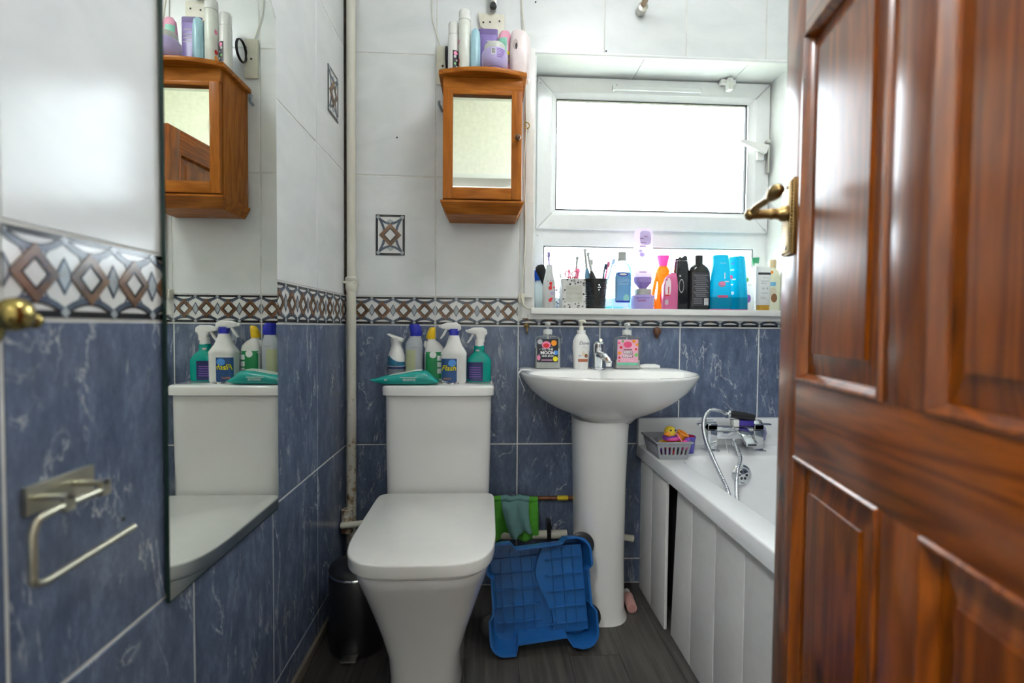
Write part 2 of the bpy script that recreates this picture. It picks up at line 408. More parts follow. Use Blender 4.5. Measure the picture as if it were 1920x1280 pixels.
def p_text(S, s, cx, cz, size, mat, parent, off=0.0016, shear=0.0, bold=0.0, sx=1.0, slope=0.0):
    vs, fs = text_mesh(s, shear, bold); out = []
    for x, y, _ in vs:
        X = cx+x*size*sx; Z = cz+y*size+x*size*slope; out.append((X, S.y(X, Z, off), Z))
    return MB().add(out, fs).build('lettering', mat, parent, recalc=False, smooth=0)

# ================================================================== the setting
XL, XR, YB, YF, ZC = -0.51, 1.27, 1.79, 0.15, 2.5      # wall faces and ceiling
OX0, OX1, OZ0, OZ1, YW = 0.17, 1.15, 1.02, 1.968, 1.95   # window opening and window plane
M('lawn_mat', (0.33, 0.36, 0.19), 0.9, var=0.4, nscale=3)
MB().box(-14, 14, 2.35, 24, -2.9, -2.8).build('ground', 'lawn_mat')
struct(bpy.data.objects['ground'])

def slab(name, mat='grout'):
    return mat
wb = MB()
wb.box(XL-0.12, OX0, YB+0.0015, 2.07, -0.1, ZC+0.1); wb.box(OX1, XR+0.12, YB+0.0015, 2.07, -0.1, ZC+0.1)
wb.box(OX0, OX1, YB+0.0015, 2.07, -0.1, OZ0); wb.box(OX0, OX1, YB+0.0015, 2.07, OZ1+0.004, ZC+0.1)
wall_back = struct(wb.build('wall_back', 'grout', smooth=0))
wall_left = struct(MB().box(XL-0.12, XL-0.0015, 0.0, YB, -0.1, ZC+0.1).build('wall_left', 'grout', smooth=0))
wall_right = struct(MB().box(XR+0.0015, XR+0.12, -1.4, YB, -0.1, ZC+0.1).build('wall_right', 'grout', smooth=0))
# wall with the doorway the camera stands in
DX0, DX1, DZ = -0.345, 0.372, 2.0
wf = MB().box(XL, DX0-0.03, 0.0, YF, 0, ZC).box(DX1+0.03, XR, 0.0, YF, 0, ZC).box(DX0-0.03, DX1+0.03, 0.0, YF, DZ+0.03, ZC)
wall_front = struct(wf.build('wall_front', 'plaster', smooth=0))
trim_1 = struct(MB().box(DX0-0.03, DX0, -0.005, YF+0.004, 0, DZ+0.03).box(DX1, DX1+0.03, -0.005, YF-0.012, 0, DZ+0.03).box(DX0, DX1, -0.005, YF+0.004, DZ, DZ+0.03).build('trim_1', 'panel_paint', bevel=0.003))
ceiling = struct(MB().box(-1.5, XR+0.12, -1.4, 2.07, ZC, ZC+0.1).build('ceiling', 'ceiling_paint', smooth=0))
wall_hall = struct(MB().box(-1.5, XR+0.12, -1.5, -1.4, -0.1, ZC+0.1).box(-1.5, -1.4, -1.4, 0.12, -0.1, ZC+0.1).box(-1.4, XL-0.12, 0.0, 0.12, -0.1, ZC+0.1).build('wall_hall', 'plaster', smooth=0))
floor = struct(MB().box(-1.5, XR+0.12, -1.4, 2.07, -0.1, -0.004).build('floor', 'gasket', smooth=0))
pk = {}
x = XL; k = 0
while x < XR-0.01:
    x1 = min(x+0.152, XR); y = 0.0-0.5*(k % 3)*0.45
    while y < YB:
        y1 = min(y+0.92, YB); y0 = max(y, -1.4)
        key = (round(x1-x, 3), round(y1-y0, 3))
        if key not in pk: pk[key] = mesh_of(MB().box(0, key[0]-0.0012, 0, key[1]-0.0012, -0.004, 0), 'floor_plank', 'vinyl', smooth=0)
        link('floor_plank', pk[key], floor, (x, y0, 0)); y += 0.92
    x = x1; k += 1

# ------------------------------------------------------------------ tiles
M('t_white', (0.72, 0.73, 0.72), 0.12, var=0.04); M('t_black', (0.012, 0.014, 0.018), 0.12)
M('t_slate', (0.075, 0.095, 0.135), 0.12, var=0.35, nscale=30); M('t_brown', (0.17, 0.092, 0.05), 0.14, var=0.6, nscale=25)
M('t_grey', (0.36, 0.4, 0.43), 0.12, var=0.15); M('t_dark', (0.05, 0.03, 0.025), 0.15)
PAT = ['t_white', 't_black', 't_slate', 't_brown', 't_grey', 't_dark']
TW, ROWB, BT = 0.306, 0.973, 1.077
def poly_on(mb, poly, m, h, xmin=None, xmax=None):
    """low relief polygon on a tile face (u,v)->(x,z); clipped to the tile"""
    if xmin is not None:
        def clip(pl, lim, sgn):
            out = []
            for a, b in zip(pl, pl[1:]+pl[:1]):
                ia, ib = sgn*(a[0]-lim) <= 0, sgn*(b[0]-lim) <= 0
                if ia: out.append(a)
                if ia != ib:
                    t = (lim-a[0])/(b[0]-a[0]); out.append((lim, a[1]+t*(b[1]-a[1])))
            return out
        poly = clip(poly, xmax, 1); poly = clip(poly, xmin, -1) if len(poly) > 2 else poly
        if len(poly) < 3: return
    n = len(poly); vs = [(u, -h, v) for u, v in poly]+[(u, 0.0005, v) for u, v in poly]
    mb.add(vs, [tuple(range(n))]+[(i, n+i, n+(i+1) % n, (i+1) % n) for i in range(n)], m)
def dia(cx, cz, a, b): return [(cx-a, cz), (cx, cz-b), (cx+a, cz), (cx, cz+b)]
def ringpolys(cx, cz, a, b, a2, b2):
    o, i = dia(cx, cz, a, b), dia(cx, cz, a2, b2)
    return [[o[k], o[(k+1) % 4], i[(k+1) % 4], i[k]] for k in range(4)]
def arcband(x0, x1, ze, zm, w, n=8):
    """band from (x0,ze) over the middle height zm to (x1,ze)"""
    out = []
    def pt(t, d):
        x = x0+(x1-x0)*t; s = 1-(2*t-1)**2; return (x, ze+(zm-ze)*s+d)
    for k in range(n):
        out.append([pt(k/n, -w/2), pt((k+1)/n, -w/2), pt((k+1)/n, w/2), pt(k/n, w/2)])
    return out
def border_mesh(u0, u1, z0=0.0, z1=0.102, shift=0.0):
    mb = MB().box(u0, u1, 0, 0.006, z0, z1); P = TW/4; c = 0.051
    def put(p, m, h):
        if z0 > 0 or z1 < 0.102:
            p = [(u, min(max(v, z0), z1)) for u, v in p]
        poly_on(mb, p, m, h, u0, u1)
    for b0 in (0.0012, 0.0925): put([(u0, b0), (u1, b0), (u1, b0+0.0083), (u0, b0+0.0083)], 1, 0.0006)
    for k in range(-1, 6):
        uc = (k+0.5)*P; un = k*P
        for s in (-1, 1):
            for q in arcband(un, un+P, c+s*0.0415, c+s*0.0275, 0.0075): put(q, 2, 0.001)
            for q in arcband(un+0.004, un+P-0.004, c+s*0.0445, c+s*0.0325, 0.0022): put(q, 1, 0.0013)
        for s in (-1, 1):
            for q in arcband(un-P/2+0.008, un+P/2-0.008, c+s*0.012, c+s*0.043, 0.004): put(q, 2, 0.0009)
            put(dia(un, c+s*0.044, 0.0065, 0.007), 4, 0.0016)
        put(dia(un, c, 0.0115, 0.021), 4, 0.0010)
        for q in ringpolys(un, c, 0.0125, 0.0225, 0.0095, 0.018): put(q, 2, 0.0015)
        for q in ringpolys(uc, c, 0.031, 0.034, 0.018, 0.0195): put(q, 3, 0.0022)
        for q in ringpolys(uc, c, 0.0185, 0.020, 0.015, 0.0165): put(q, 1, 0.0026)
        put(dia(uc, c, 0.0150, 0.0165), 0, 0.0012)
    return mesh_of(mb, 'border_tile', PAT, smooth=0)
def decor_mesh():
    w_, h_ = 0.104, 0.146; mb = MB().box(0, w_, -0.001, 0.004, 0, h_); cx, cz = w_/2, h_/2
    t = 0.008
    for p in ([(0, 0), (w_, 0), (w_, t), (0, t)], [(0, h_-t), (w_, h_-t), (w_, h_), (0, h_)], [(0, t), (t, t), (t, h_-t), (0, h_-t)], [(w_-t, t), (w_, t), (w_, h_-t), (w_-t, h_-t)]): poly_on(mb, p, 1, 0.0018)
    for s in (-1, 1):
        for q in arcband(t, w_-t, cz+s*(cz-t), cz+s*(cz-0.032), 0.009): poly_on(mb, q, 2, 0.002)
        for q in arcband(t, h_-t, cx+s*(cx-t), cx+s*0.020, 0.009): poly_on(mb, [(v, u) for u, v in q][::-1], 2, 0.0022)
        poly_on(mb, dia(cx, cz+s*0.050, 0.012, 0.008), 4, 0.003)
        for s2 in (-1, 1):
            poly_on(mb, [(cx+s*0.043+0.007*cos(a*pi/4), cz+s2*0.064+0.007*sin(a*pi/4)) for a in range(8)], 4, 0.0032)
    for q in ringpolys(cx, cz, 0.040, 0.042, 0.024, 0.026): poly_on(mb, q, 3, 0.0035)
    for q in ringpolys(cx, cz, 0.0245, 0.0265, 0.0195, 0.021): poly_on(mb, q, 5, 0.004)
    poly_on(mb, dia(cx, cz, 0.0195, 0.021), 0, 0.0024)
    return mesh_of(mb, 'decor_tile', PAT, smooth=0)
TM = {}
def rect_tile(rects, mat):
    """one tile of one or more rectangles in local (u,v)"""
    key = (mat, tuple(tuple(round(v, 4) for v in r) for r in rects))
    if key not in TM:
        mb = MB()
        for a, b, c, d in rects: mb.box(a, b, 0, 0.008, c, d)
        TM[key] = mesh_of(mb, 'tile', mat, bevel=0.0012 if len(rects) == 1 else 0, bseg=1, smooth=0)
    return TM[key]
G = 0.0022  # half a joint
ZROWS = [(-0.347, 0.093, 'blue'), (0.093, 0.533, 'blue'), (0.533, 0.973, 'blue'), (0.973, 1.077, 'border'), (1.077, 1.512, 'white_tile'), (1.512, 1.947, 'white_tile'), (1.947, ZC, 'white_tile')]
def tile_wall(wall, cols, place, hole=None, zmin=0.0, phase0=0.0):
    for a, b, full0 in cols:
        for z0, z1, kind in ZROWS:
            z0 = max(z0, zmin)
            if z1-z0 < 0.02: continue
            rects = [(a+G, b-G, z0+G, z1-G)]
            if hole:
                hx0, hx1, hz0, hz1 = hole; r = rects[0]
                if r[0] < hx1 and r[1] > hx0 and r[2] < hz1 and r[3] > hz0:
                    out = []
                    if r[2] < hz0: out.append((r[0], r[1], r[2], hz0))
                    if r[3] > hz1: out.append((r[0], r[1], hz1, r[3]))
                    zl, zh = max(r[2], hz0), min(r[3], hz1)
                    if r[0] < hx0: out.append((r[0], hx0, zl, zh))
                    if r[1] > hx1: out.append((hx1, r[1], zl, zh))
                    rects = [q for q in out if q[1]-q[0] > 0.003 and q[3]-q[2] > 0.003]
            if not rects: continue
            if kind == 'border':
                q = rects[0]; key = ('b', round(q[0]-full0, 4), round(q[1]-full0, 4), round(q[3]-q[2], 4))
                if key not in TM: TM[key] = border_mesh(q[0]-full0, q[1]-full0, 0.0, q[3]-q[2])
                loc, rz = place(full0, q[2]); link('border_tile', TM[key], wall, loc, (0, 0, rz))
            else:
                loc, rz = place(a, z0)
                me = rect_tile([(q[0]-a, q[1]-a, q[2]-z0, q[3]-z0) for q in rects], kind)
                link('wall_tile', me, wall, loc, (0, 0, rz))
# back wall columns
cols = []
e = [-0.496+TW*i for i in range(7)]
for i in range(6):
    a, b = e[i], e[i+1]
    if i == 0: cols.append((XL+0.008, b, a))
    elif b > XR: cols.append((a, XR-0.008, a))
    else: cols.append((a, b, a))
tile_wall(wall_back, cols, lambda u, v: ((u, YB, v), 0), hole=(OX0-0.002, OX1+0.002, OZ0-0.018, OZ1))
# left wall: u runs along +y
e = [-0.1, 0.23, 0.536, 0.864, 1.178, 1.484, 1.79]
cols = [(max(e[i], YF), e[i+1]-(0.008 if i == 5 else 0), e[i]) for i in range(6)]
tile_wall(wall_left, cols, lambda u, v: ((XL, u, v), pi/2))
# right wall: u runs along -y
cols = []
for i in range(6):
    a, b = TW*i, min(TW*(i+1), YB-YF); cols.append((a+(0.008 if i == 0 else 0), b, a))
tile_wall(wall_right, cols, lambda u, v: ((XR, YB-u, v), -pi/2))
dm = decor_mesh()
link('decor_tile', dm, wall_back, (-0.405, YB-0.001, 1.226))
link('decor_tile', dm, wall_left, (XL+0.001, 1.583, 1.652), (0, 0, pi/2))
# drill holes / screw marks on the pale tiles
for q in ((0.02, 1.362), (-0.33, 1.65), (0.43, 1.985), (0.168, 2.15)):
    MB().lathe([(0.003, 0), (0.003, 0.002)], 8, (q[0], YB, q[1]), '-y').build('drill_mark', 'gasket', wall_back)
# window reveal
rv = 0.006
M('reveal_tile', (0.80, 0.82, 0.80), 0.14, var=0.02)
for a, b in ((OX0, 0.577), (0.577, 0.98), (0.98, OX1)):
    MB().box(a+0.001, b-0.001, YB+0.004, 2.0, OZ1, OZ1+0.006).build('reveal_tile', 'reveal_tile', wall_back, bevel=0.001, bseg=1, smooth=0)
MB().box(OX1-0.004, OX1+0.001, YB+0.002, 2.0, OZ0+0.02, OZ1).build('reveal_tile', 'reveal_tile', wall_back, smooth=0)
MB().box(OX0-0.001, OX0+0.004, YB+0.002, 2.0, OZ0+0.02, OZ1).build('reveal_tile', 'reveal_tile', wall_back, smooth=0)
struct(MB().tube([(OX0-0.004, YB-0.001, OZ1+0.002), (OX1+0.004, YB-0.001, OZ1+0.002)], 0.0065, 10).build('trim_2', 'upvc'))
MB().box(XL, XL+0.003, YB-0.030, YB-0.004, 1.08, ZC).build('sealant', M('mould_dark', (0.07, 0.05, 0.035), 0.8, var=0.6, nscale=60), wall_left, smooth=0)
# skirting tile strip on the left wall
struct(MB().box(XL, XL+0.012, YF, YB-0.1, 0.0, 0.03).build('baseboard_left', M('skirting_brown', (0.2, 0.17, 0.14), 0.5), bevel=0.003))

# ------------------------------------------------------------------ window
win = bpy.data.objects.new('window_1', None); col.objects.link(win); struct(win); win.location = (0, 0, 0)
def frame(mb, x0, x1, z0, z1, w_, y0, y1, wl=None, wr=None, wt=None, wbm=None):
    wl = wl or w_; wr = wr or w_; wt = wt or w_; wbm = wbm or w_
    O = [(x0, z0), (x1, z0), (x1, z1), (x0, z1)]; I = [(x0+wl, z0+wbm), (x1-wr, z0+wbm), (x1-wr, z1-wt), (x0+wl, z1-wt)]
    for k in range(4):
        j = (k+1) % 4; mb.prism([O[k], O[j], I[j], I[k]], y0, y1)
f = MB(); frame(f, OX0+0.002, OX1-0.002, 1.04, OZ1-0.002, 0.05, YW, YW+0.06); f.box(OX0+0.05, OX1-0.05, YW, YW+0.06, 1.30, 1.375)
fr = f.build('frame', 'upvc', win, bevel=0.004)
s_ = MB(); frame(s_, 0.192, 1.143, 1.362, 1.962, 0.062, YW-0.016, YW+0.03); sash = s_.build('sash', 'upvc', win, bevel=0.006, bseg=3)
# glazing beads: sloping inner lip
def bead(x0, x1, z0, z1, w_, y0, y1, name, parent):
    O = [(x0, z0), (x1, z0), (x1, z1), (x0, z1)]; I = [(x0+w_, z0+w_), (x1-w_, z0+w_), (x1-w_, z1-w_), (x0+w_, z1-w_)]
    mb = MB()
    for k in range(4):
        j = (k+1) % 4; a, b, c, d = O[k], O[j], I[j], I[k]
        mb.add([(a[0], y0, a[1]), (b[0], y0, b[1]), (c[0], y1, c[1]), (d[0], y1, d[1]), (a[0], y1+0.01, a[1]), (b[0], y1+0.01, b[1]), (c[0], y1+0.01, c[1]), (d[0], y1+0.01, d[1])],
               [(0, 1, 2, 3), (4, 7, 6, 5), (3, 2, 6, 7), (0, 4, 5, 1)])
    return mb.build(name, 'upvc', parent, smooth=0)
bead(0.254, 1.081, 1.424, 1.900, 0.019, YW-0.012, YW+0.004, 'glazing_bead', sash)
g = MB(); frame(g, 0.270, 1.056, 1.442, 1.882, 0.0045, YW+0.002, YW+0.016); g.build('gasket', 'gasket', sash, smooth=0)
MB().box(0.268, 1.06, YW+0.012, YW+0.016, 1.438, 1.886).build('pane', 'pane', win, smooth=0)
bead(0.218, 1.102, 1.06, 1.305, 0.012, YW+0.0, YW+0.010, 'glazing_bead', fr)
g = MB(); frame(g, 0.226, 1.096, 1.065, 1.299, 0.0035, YW+0.006, YW+0.018); g.build('gasket', 'gasket', fr, smooth=0)
MB().box(0.22, 1.10, YW+0.014, YW+0.018, 1.06, 1.303).build('pane', 'pane', win, smooth=0)
# trickle vent strip, top latch, stay, keeps
MB().box(0.492, 0.855, YW-0.028, YW-0.016, 1.913, 1.928).box(0.492, 0.50, YW-0.03, YW-0.016, 1.91, 1.931).box(0.847, 0.855, YW-0.03, YW-0.016, 1.91, 1.931).build('trickle_vent', 'upvc', win, bevel=0.002)
MB().box(0.925, 0.985, YW-0.04, YW-0.016, 1.945, 1.963).box(0.945, 0.966, YW-0.055, YW-0.03, 1.915, 1.963).build('latch', 'white_pl', win, bevel=0.004)
h = MB(); h.prism([(1.112, 1.672), (1.122, 1.706), (1.005, 1.726), (1.003, 1.714)], YW-0.05, YW-0.03); h.box(1.085, 1.112, YW-0.03, YW-0.016, 1.652, 1.69)
h.build('handle', 'white_pl', win, bevel=0.003)
MB().box(1.126, 1.134, YW-0.034, YW-0.018, 1.60, 1.71).lathe([(0.008, 0), (0.008, 0.02)], 12, (1.128, YW-0.016, 1.725), '-y').build('stay_hinge', 'steel', win, bevel=0.001)
for q in ((0.205, 1.935), (0.198, 1.335), (1.13, 1.375), (0.51, 1.937), (0.50, 1.92)):
    MB().lathe([(0.0035, 0), (0.003, 0.002)], 8, (q[0], YW-0.016, q[1]), '-y').build('screw_cap', 'steel', win)
MB().prism([(1.087, 1.262), (1.118, 1.264), (1.116, 1.24), (1.098, 1.242), (1.096, 1.226), (1.09, 1.24)], YW-0.004, YW-0.002).build('tape', M('green_tape', (0.03, 0.3, 0.15), 0.5), win, smooth=0)
# sill board with nosing
sb = MB().box(0.160, OX1+0.02, 1.752, YB+0.001, 1.018, 1.04).box(OX0+0.001, OX1-0.001, YB, YW+0.005, 1.018, 1.04)
sb.build('window_sill', 'white_pl', win, bevel=0.002)
MB().box(0.150, OX1+0.02, 1.772, YB+0.001, 0.998, 1.018).build('sill_moulding', 'panel_paint', win, bevel=0.003)

# ------------------------------------------------------------------ door
DW, DT = 0.697, 0.036
th = math.atan(0.2211)
door = bpy.data.objects.new('door_1', None); col.objects.link(door); struct(door)
door.location = (0.522-DW*sin(th), 0.837-DW*cos(th), 0); door.rotation_euler = (0, 0, pi/2-th)
SW = 0.073; PWd = (DW-3*SW)/2; H = 1.975
U = [0, SW, SW+PWd, 2*SW+PWd, 2*SW+2*PWd, DW]         # stile | panel | muntin | panel | stile
RZ = [0.008, 0.2, 0.763, 0.886, 1.442, 1.535, 1.86, H]  # rail heights
def member(name, x0, x1, z0, z1, mat):
    MB().box(x0, x1, -DT, 0, z0, z1).build(name, mat, door, bevel=0.0015)
member('stile', U[0], U[1], RZ[0], H, 'pine_v'); member('stile', U[4], U[5], RZ[0], H, 'pine_v')
for a, b in ((RZ[0], RZ[1]), (RZ[2], RZ[3]), (RZ[4], RZ[5]), (RZ[6], RZ[7])): member('rail', U[1], U[4], a, b, 'pine_h')
for a, b in ((RZ[1], RZ[2]), (RZ[3], RZ[4]), (RZ[5], RZ[6])):
    member('muntin', U[2], U[3], a, b, 'pine_v')
    for c, d in ((U[1], U[2]), (U[3], U[4])):
        for sgn in (1, -1):
            # ovolo moulding around the opening
            yo = 0 if sgn > 0 else -DT; mb = MB(); mw = 0.014
            prof = [(0, 0.0), (0.002, 0.004), (0.006, 0.004), (0.010, -0.004), (0.014, -0.010), (0.014, -0.014), (0, -0.014)]
            rr = []
            for px_, py_ in prof:
                rr.append([(c+px_, yo+sgn*(py_-0.0005), a+px_), (d-px_, yo+sgn*(py_-0.0005), a+px_), (d-px_, yo+sgn*(py_-0.0005), b-px_), (c+px_, yo+sgn*(py_-0.0005), b-px_)])
            mb.loft(rr, False, False); mb.build('moulding', 'pine_v', door, smooth=50)
        # raised and fielded panel
        i0, i1, ym, yr = 0.014, 0.050, -0.012, -0.003
        mb = MB()
        Rg = lambda m_, y_: [(c+m_, y_, a+m_), (d-m_, y_, a+m_), (d-m_, y_, b-m_), (c+m_, y_, b-m_)]
        mb.loft([Rg(0.004, -0.018), Rg(0.004, ym), Rg(i0, ym), Rg(i1-0.004, yr-0.004), Rg(i1-0.004, yr), Rg(i1, yr)], True, True)
        mb.loft([Rg(0.004, -0.018), Rg(0.004, -DT-ym), Rg(i0, -DT-ym), Rg(i1, -DT-yr)], True, True)
        mb.build('panel', 'pine_v', door, smooth=0)
# lever handle on the visible face: local x from the hinge, +y out of the face
hx = DW-0.038
hd = MB().box(hx-0.021, hx+0.021, 0, 0.006, 1.095, 1.222).box(hx-0.017, hx+0.017, 0.006, 0.009, 1.099, 1.218)
plate = hd.build('handle_plate', 'old_brass', door, bevel=0.003)
mb = MB()
for k in range(22):
    z = 1.099+k*0.0056
    for xx in (hx-0.0195, hx+0.0195): mb.lathe([(0.0022, 0), (0.0016, 0.002), (0.0003, 0.0028)], 6, (xx, 0.006, z), 'y')
mb.build('beading', 'old_brass', plate)
for z in (1.108, 1.21): MB().lathe([(0.004, 0), (0.003, 0.002)], 10, (hx, 0.009, z), 'y').build('screw', 'steel', plate)
lv = MB().lathe([(0.0135, 0.009), (0.0135, 0.016), (0.010, 0.02), (0.009, 0.028), (0.010, 0.032), (0.008, 0.036), (0.0085, 0.062), (0.0105, 0.066), (0.0085, 0.072), (0.003, 0.075)], 16, (hx, 0, 1.166), 'y')
lv.tube(bez([(hx, 0.064, 1.166), (hx-0.016, 0.061, 1.174), (hx-0.032, 0.056, 1.177), (hx-0.046, 0.051, 1.181), (hx-0.060, 0.046, 1.188), (hx-0.072, 0.041, 1.189)], 6), [0.0075-0.002*min(1, k/8) if k < 18 else 0.0055+0.006*sin((k-17)/13*pi) for k in range(31)], 10)
lv.build('lever', 'old_brass', door, smooth=60)
MB().box(DW-0.001, DW+0.0015, -DT+0.006, -0.006, 1.08, 1.23).build('latch_plate', 'brass', door, bevel=0.0005)

# added fill lamps, unseen: two in the hall, one on the bathroom ceiling
def dome(label, x, y, r, c, power, name):
    lamp = thing('added_fill_lamp', label, 'lamp', (x, y, ZC))
    MB().lathe([(r*0.6, 0), (r*0.6, -0.02), (r*0.4, -0.03)], 24).build('base', 'white_pl', lamp)
    MB().lathe([(r*0.4, -0.03), (r*0.8, -0.05), (r, -0.085), (r*0.88, -0.12), (r*0.5, -0.14), (0.005, -0.147)], 24).build('globe', ME(name, c, power), lamp)
dome('added fill lamp of round white glass in the hall behind the doorway', -0.62, -0.72, 0.15, (0.93, 0.96, 1.0), HALL_FILL, 'hall_fill_glow')
dome('added fill lamp of round white glass in the hall right of the doorway', 0.48, -1.0, 0.15, (0.93, 0.96, 1.0), HALL_FILL_TWO, 'hall_fill_glow_two')
dome('added fill lamp of round white glass on the bathroom ceiling above the bath', 0.45, 0.9, 0.17, (0.92, 0.955, 1.0), ROOM_FILL, 'room_fill_glow')

# ================================================================== fixtures
# vertical riser pipe in the corner
pp = thing('riser_pipe', 'rust-spotted cream painted pipe running up the corner beside the toilet', 'pipe', (-0.484, 1.757, 0.0))
MB().lathe([(0.0165, 0.10), (0.0165, 1.135)], 20, cap0=True).build('lower_pipe', 'rusty', pp)
MB().lathe([(0.0155, 1.135), (0.0155, ZC)], 20).build('upper_pipe', 'rusty', pp)
MB().lathe([(0.017, 1.09), (0.0205, 1.10), (0.0205, 1.118), (0.018, 1.124), (0.0215, 1.13), (0.0215, 1.138), (0.016, 1.143)], 20).build('collar', 'rusty', pp)
MB().box(-0.026, 0.018, -0.018, 0.032, 1.118, 1.127).build('clip', 'cream_pl', pp, bevel=0.003)
# service pipes low on the wall
t_ = thing('waste_pipe', 'short cream waste pipe low in the corner left of the toilet', 'pipe', (-0.484, 1.70, 0.27))
MB().tube([(-0.02, 0, 0), (0.115, -0.01, 0.016)], 0.011, 12).build('pipe', 'cream_pl', t_)
MB().lathe([(0.02, -0.03), (0.02, 0.05)], 14, (-0.005, 0.02, 0.0)).build('elbow', 'rusty', t_)
t_ = thing('copper_pipe', 'thin copper pipe with yellow tape along the wall by the pedestal', 'pipe', (0.0, 1.77, 0.335))
MB().tube([(-0.02, 0, 0), (0.335, 0, 0.0)], 0.008, 12).build('pipe', M('copper', (0.24, 0.10, 0.05), 0.45, 0.7, var=0.3), t_)
MB().tube([(0.265, 0, 0), (0.305, 0, 0.0)], 0.0092, 12).build('tape', M('yellow_tape', (0.75, 0.55, 0.02), 0.5), t_)
t_ = thing('basin_waste_pipe', 'white plastic waste pipe with black clip running to the basin pedestal', 'pipe', (0.0, 1.755, 0.205))
MB().tube([(0.02, 0, 0.0), (0.30, 0, 0.0)], 0.016, 14).build('pipe', 'cream_pl', t_)
MB().box(0.225, 0.24, -0.019, 0.032, -0.02, 0.05).build('clip', 'black_pl', t_, bevel=0.002)
MB().tube([(0.47, -0.0, -0.005), (0.55, -0.0, -0.02)], 0.012, 12).build('pipe', 'cream_pl', t_)

# ---------------- wall mirror
MY0, MY1, MZ0, MZ1 = 0.785, 1.188, 0.525, 1.735
ch = 0.045
poly = [(MY0, MZ0), (MY1, MZ0), (MY1, MZ1-ch), (MY1-ch, MZ1), (MY0+ch, MZ1), (MY0, MZ1-ch)]
mir = thing('wall_mirror', 'tall frameless wall mirror with clipped corners on the left wall', 'mirror', (XL, (MY0+MY1)/2, MZ0))
loc_p = [(u-(MY0+MY1)/2, v-MZ0) for u, v in poly]
n_ = len(loc_p); mb = MB()
mb.prism(loc_p, 0.0025, 0.0083, lambda u, v, h: (h, u, v), 1)
mb.build('glass_sheet', ['mirror', 'glass_edge'], mir, smooth=0)
ins = [(u*0.995, 0.003+v*0.995) for u, v in loc_p]
MB().add([(0.0087, u, v) for u, v in ins], [tuple(range(n_))]).build('reflecting_face', 'mirror', mir, smooth=0, recalc=False)

# ---------------- toilet
TX = -0.160
to = thing('toilet', 'white close-coupled toilet with square cistern and closed lid', 'toilet', (TX, 0, 0))
def tring(z, rx, yf, yb=1.60, n=4.2, cy=None, nb=14, seg=56):
    cy = cy if cy is not None else (yf+yb)/2+0.02
    return ring(0, cy, rx, cy-yf, z, n, seg, yb-cy, nb)
pan = MB().loft([tring(0.0, 0.098, 1.205, 1.66), tring(0.012, 0.098, 1.203, 1.66), tring(0.06, 0.096, 1.20, 1.66), tring(0.12, 0.103, 1.196, 1.66), tring(0.18, 0.122, 1.188, 1.66), tring(0.24, 0.142, 1.172, 1.66),
                 tring(0.30, 0.160, 1.150, 1.66), tring(0.345, 0.172, 1.128, 1.66), tring(0.372, 0.176, 1.118, 1.66), tring(0.379, 0.174, 1.121, 1.66)])
pan.build('pan', 'ceramic', to, smooth=60)
seat = MB().loft([tring(0.380, 0.178, 1.113, 1.585), tring(0.3835, 0.180, 1.110, 1.585), tring(0.388, 0.180, 1.110, 1.585)], True, True)
seat.build('seat', 'seat_plastic', to, smooth=50)
lid = MB().loft([tring(0.389, 0.182, 1.109, 1.583), tring(0.3905, 0.186, 1.104, 1.586), tring(0.417, 0.1875, 1.102, 1.587), tring(0.4205, 0.1865, 1.1035, 1.586), tring(0.422, 0.1835, 1.107, 1.583)])
lid.build('lid', 'seat_plastic', to, smooth=50)
def rr_(z, rx, y0, y1, n=9, seg=56): return ring(0, (y0+y1)/2, rx, (y1-y0)/2, z, n, seg)
MB().loft([rr_(0.36, 0.150, 1.62, 1.775), rr_(0.385, 0.168, 1.605, 1.783), rr_(0.41, 0.172, 1.602, 1.785), rr_(0.60, 0.1755, 1.60, 1.786), rr_(0.738, 0.177, 1.60, 1.786)]).build('cistern', 'ceramic', to, smooth=50)
MB().loft([rr_(0.739, 0.181, 1.596, 1.787), rr_(0.742, 0.1855, 1.590, 1.788), rr_(0.766, 0.1865, 1.590, 1.788), rr_(0.7715, 0.184, 1.593, 1.787), rr_(0.774, 0.178, 1.60, 1.782)]).build('cistern_lid', 'ceramic', to, smooth=50)
MB().lathe([(0.022, 0.774), (0.022, 0.779), (0.018, 0.781)], 20, (0.045, 1.655, 0)).build('flush_button', 'chrome', to)
for s in (-1, 1): MB().tube([(s*0.10-0.02, 1.583, 0.395), (s*0.10+0.02, 1.583, 0.395)], 0.010, 12).build('hinge', 'seat_plastic', to)

# ---------------- basin and pedestal
BX = 0.405
ba = thing('basin', 'white half-round basin on a full pedestal under the window', 'basin', (BX, 0, 0))
def bring(z, rx, yf, yb=1.787, cy=1.62, n=2.3, nb=7, seg=64, cx=0): return ring(cx, cy, rx, cy-yf, z, n, seg, yb-cy, nb)
rim = [bring(0.655, 0.085, 1.53, 1.75), bring(0.675, 0.105, 1.515, 1.77), bring(0.69, 0.145, 1.485, 1.78), bring(0.71, 0.19, 1.45), bring(0.735, 0.228, 1.42), bring(0.765, 0.262, 1.39), bring(0.795, 0.284, 1.37), bring(0.812, 0.293, 1.362), bring(0.818, 0.294, 1.361), bring(0.822, 0.291, 1.364)]
inn = [bring(0.822, 0.276, 1.379, 1.66, 1.57, 2.3, 2.6), bring(0.815, 0.266, 1.386, 1.652, 1.57, 2.3, 2.5), bring(0.78, 0.245, 1.405, 1.635, 1.56, 2.2, 2.3), bring(0.74, 0.19, 1.45, 1.60, 1.55, 2.1, 2.1), bring(0.715, 0.10, 1.50, 1.575, 1.545, 2, 2), bring(0.71, 0.03, 1.53, 1.56, 1.545, 2, 2)]
MB().loft(rim+inn).build('bowl', 'ceramic', ba, smooth=50)
PX = -0.018
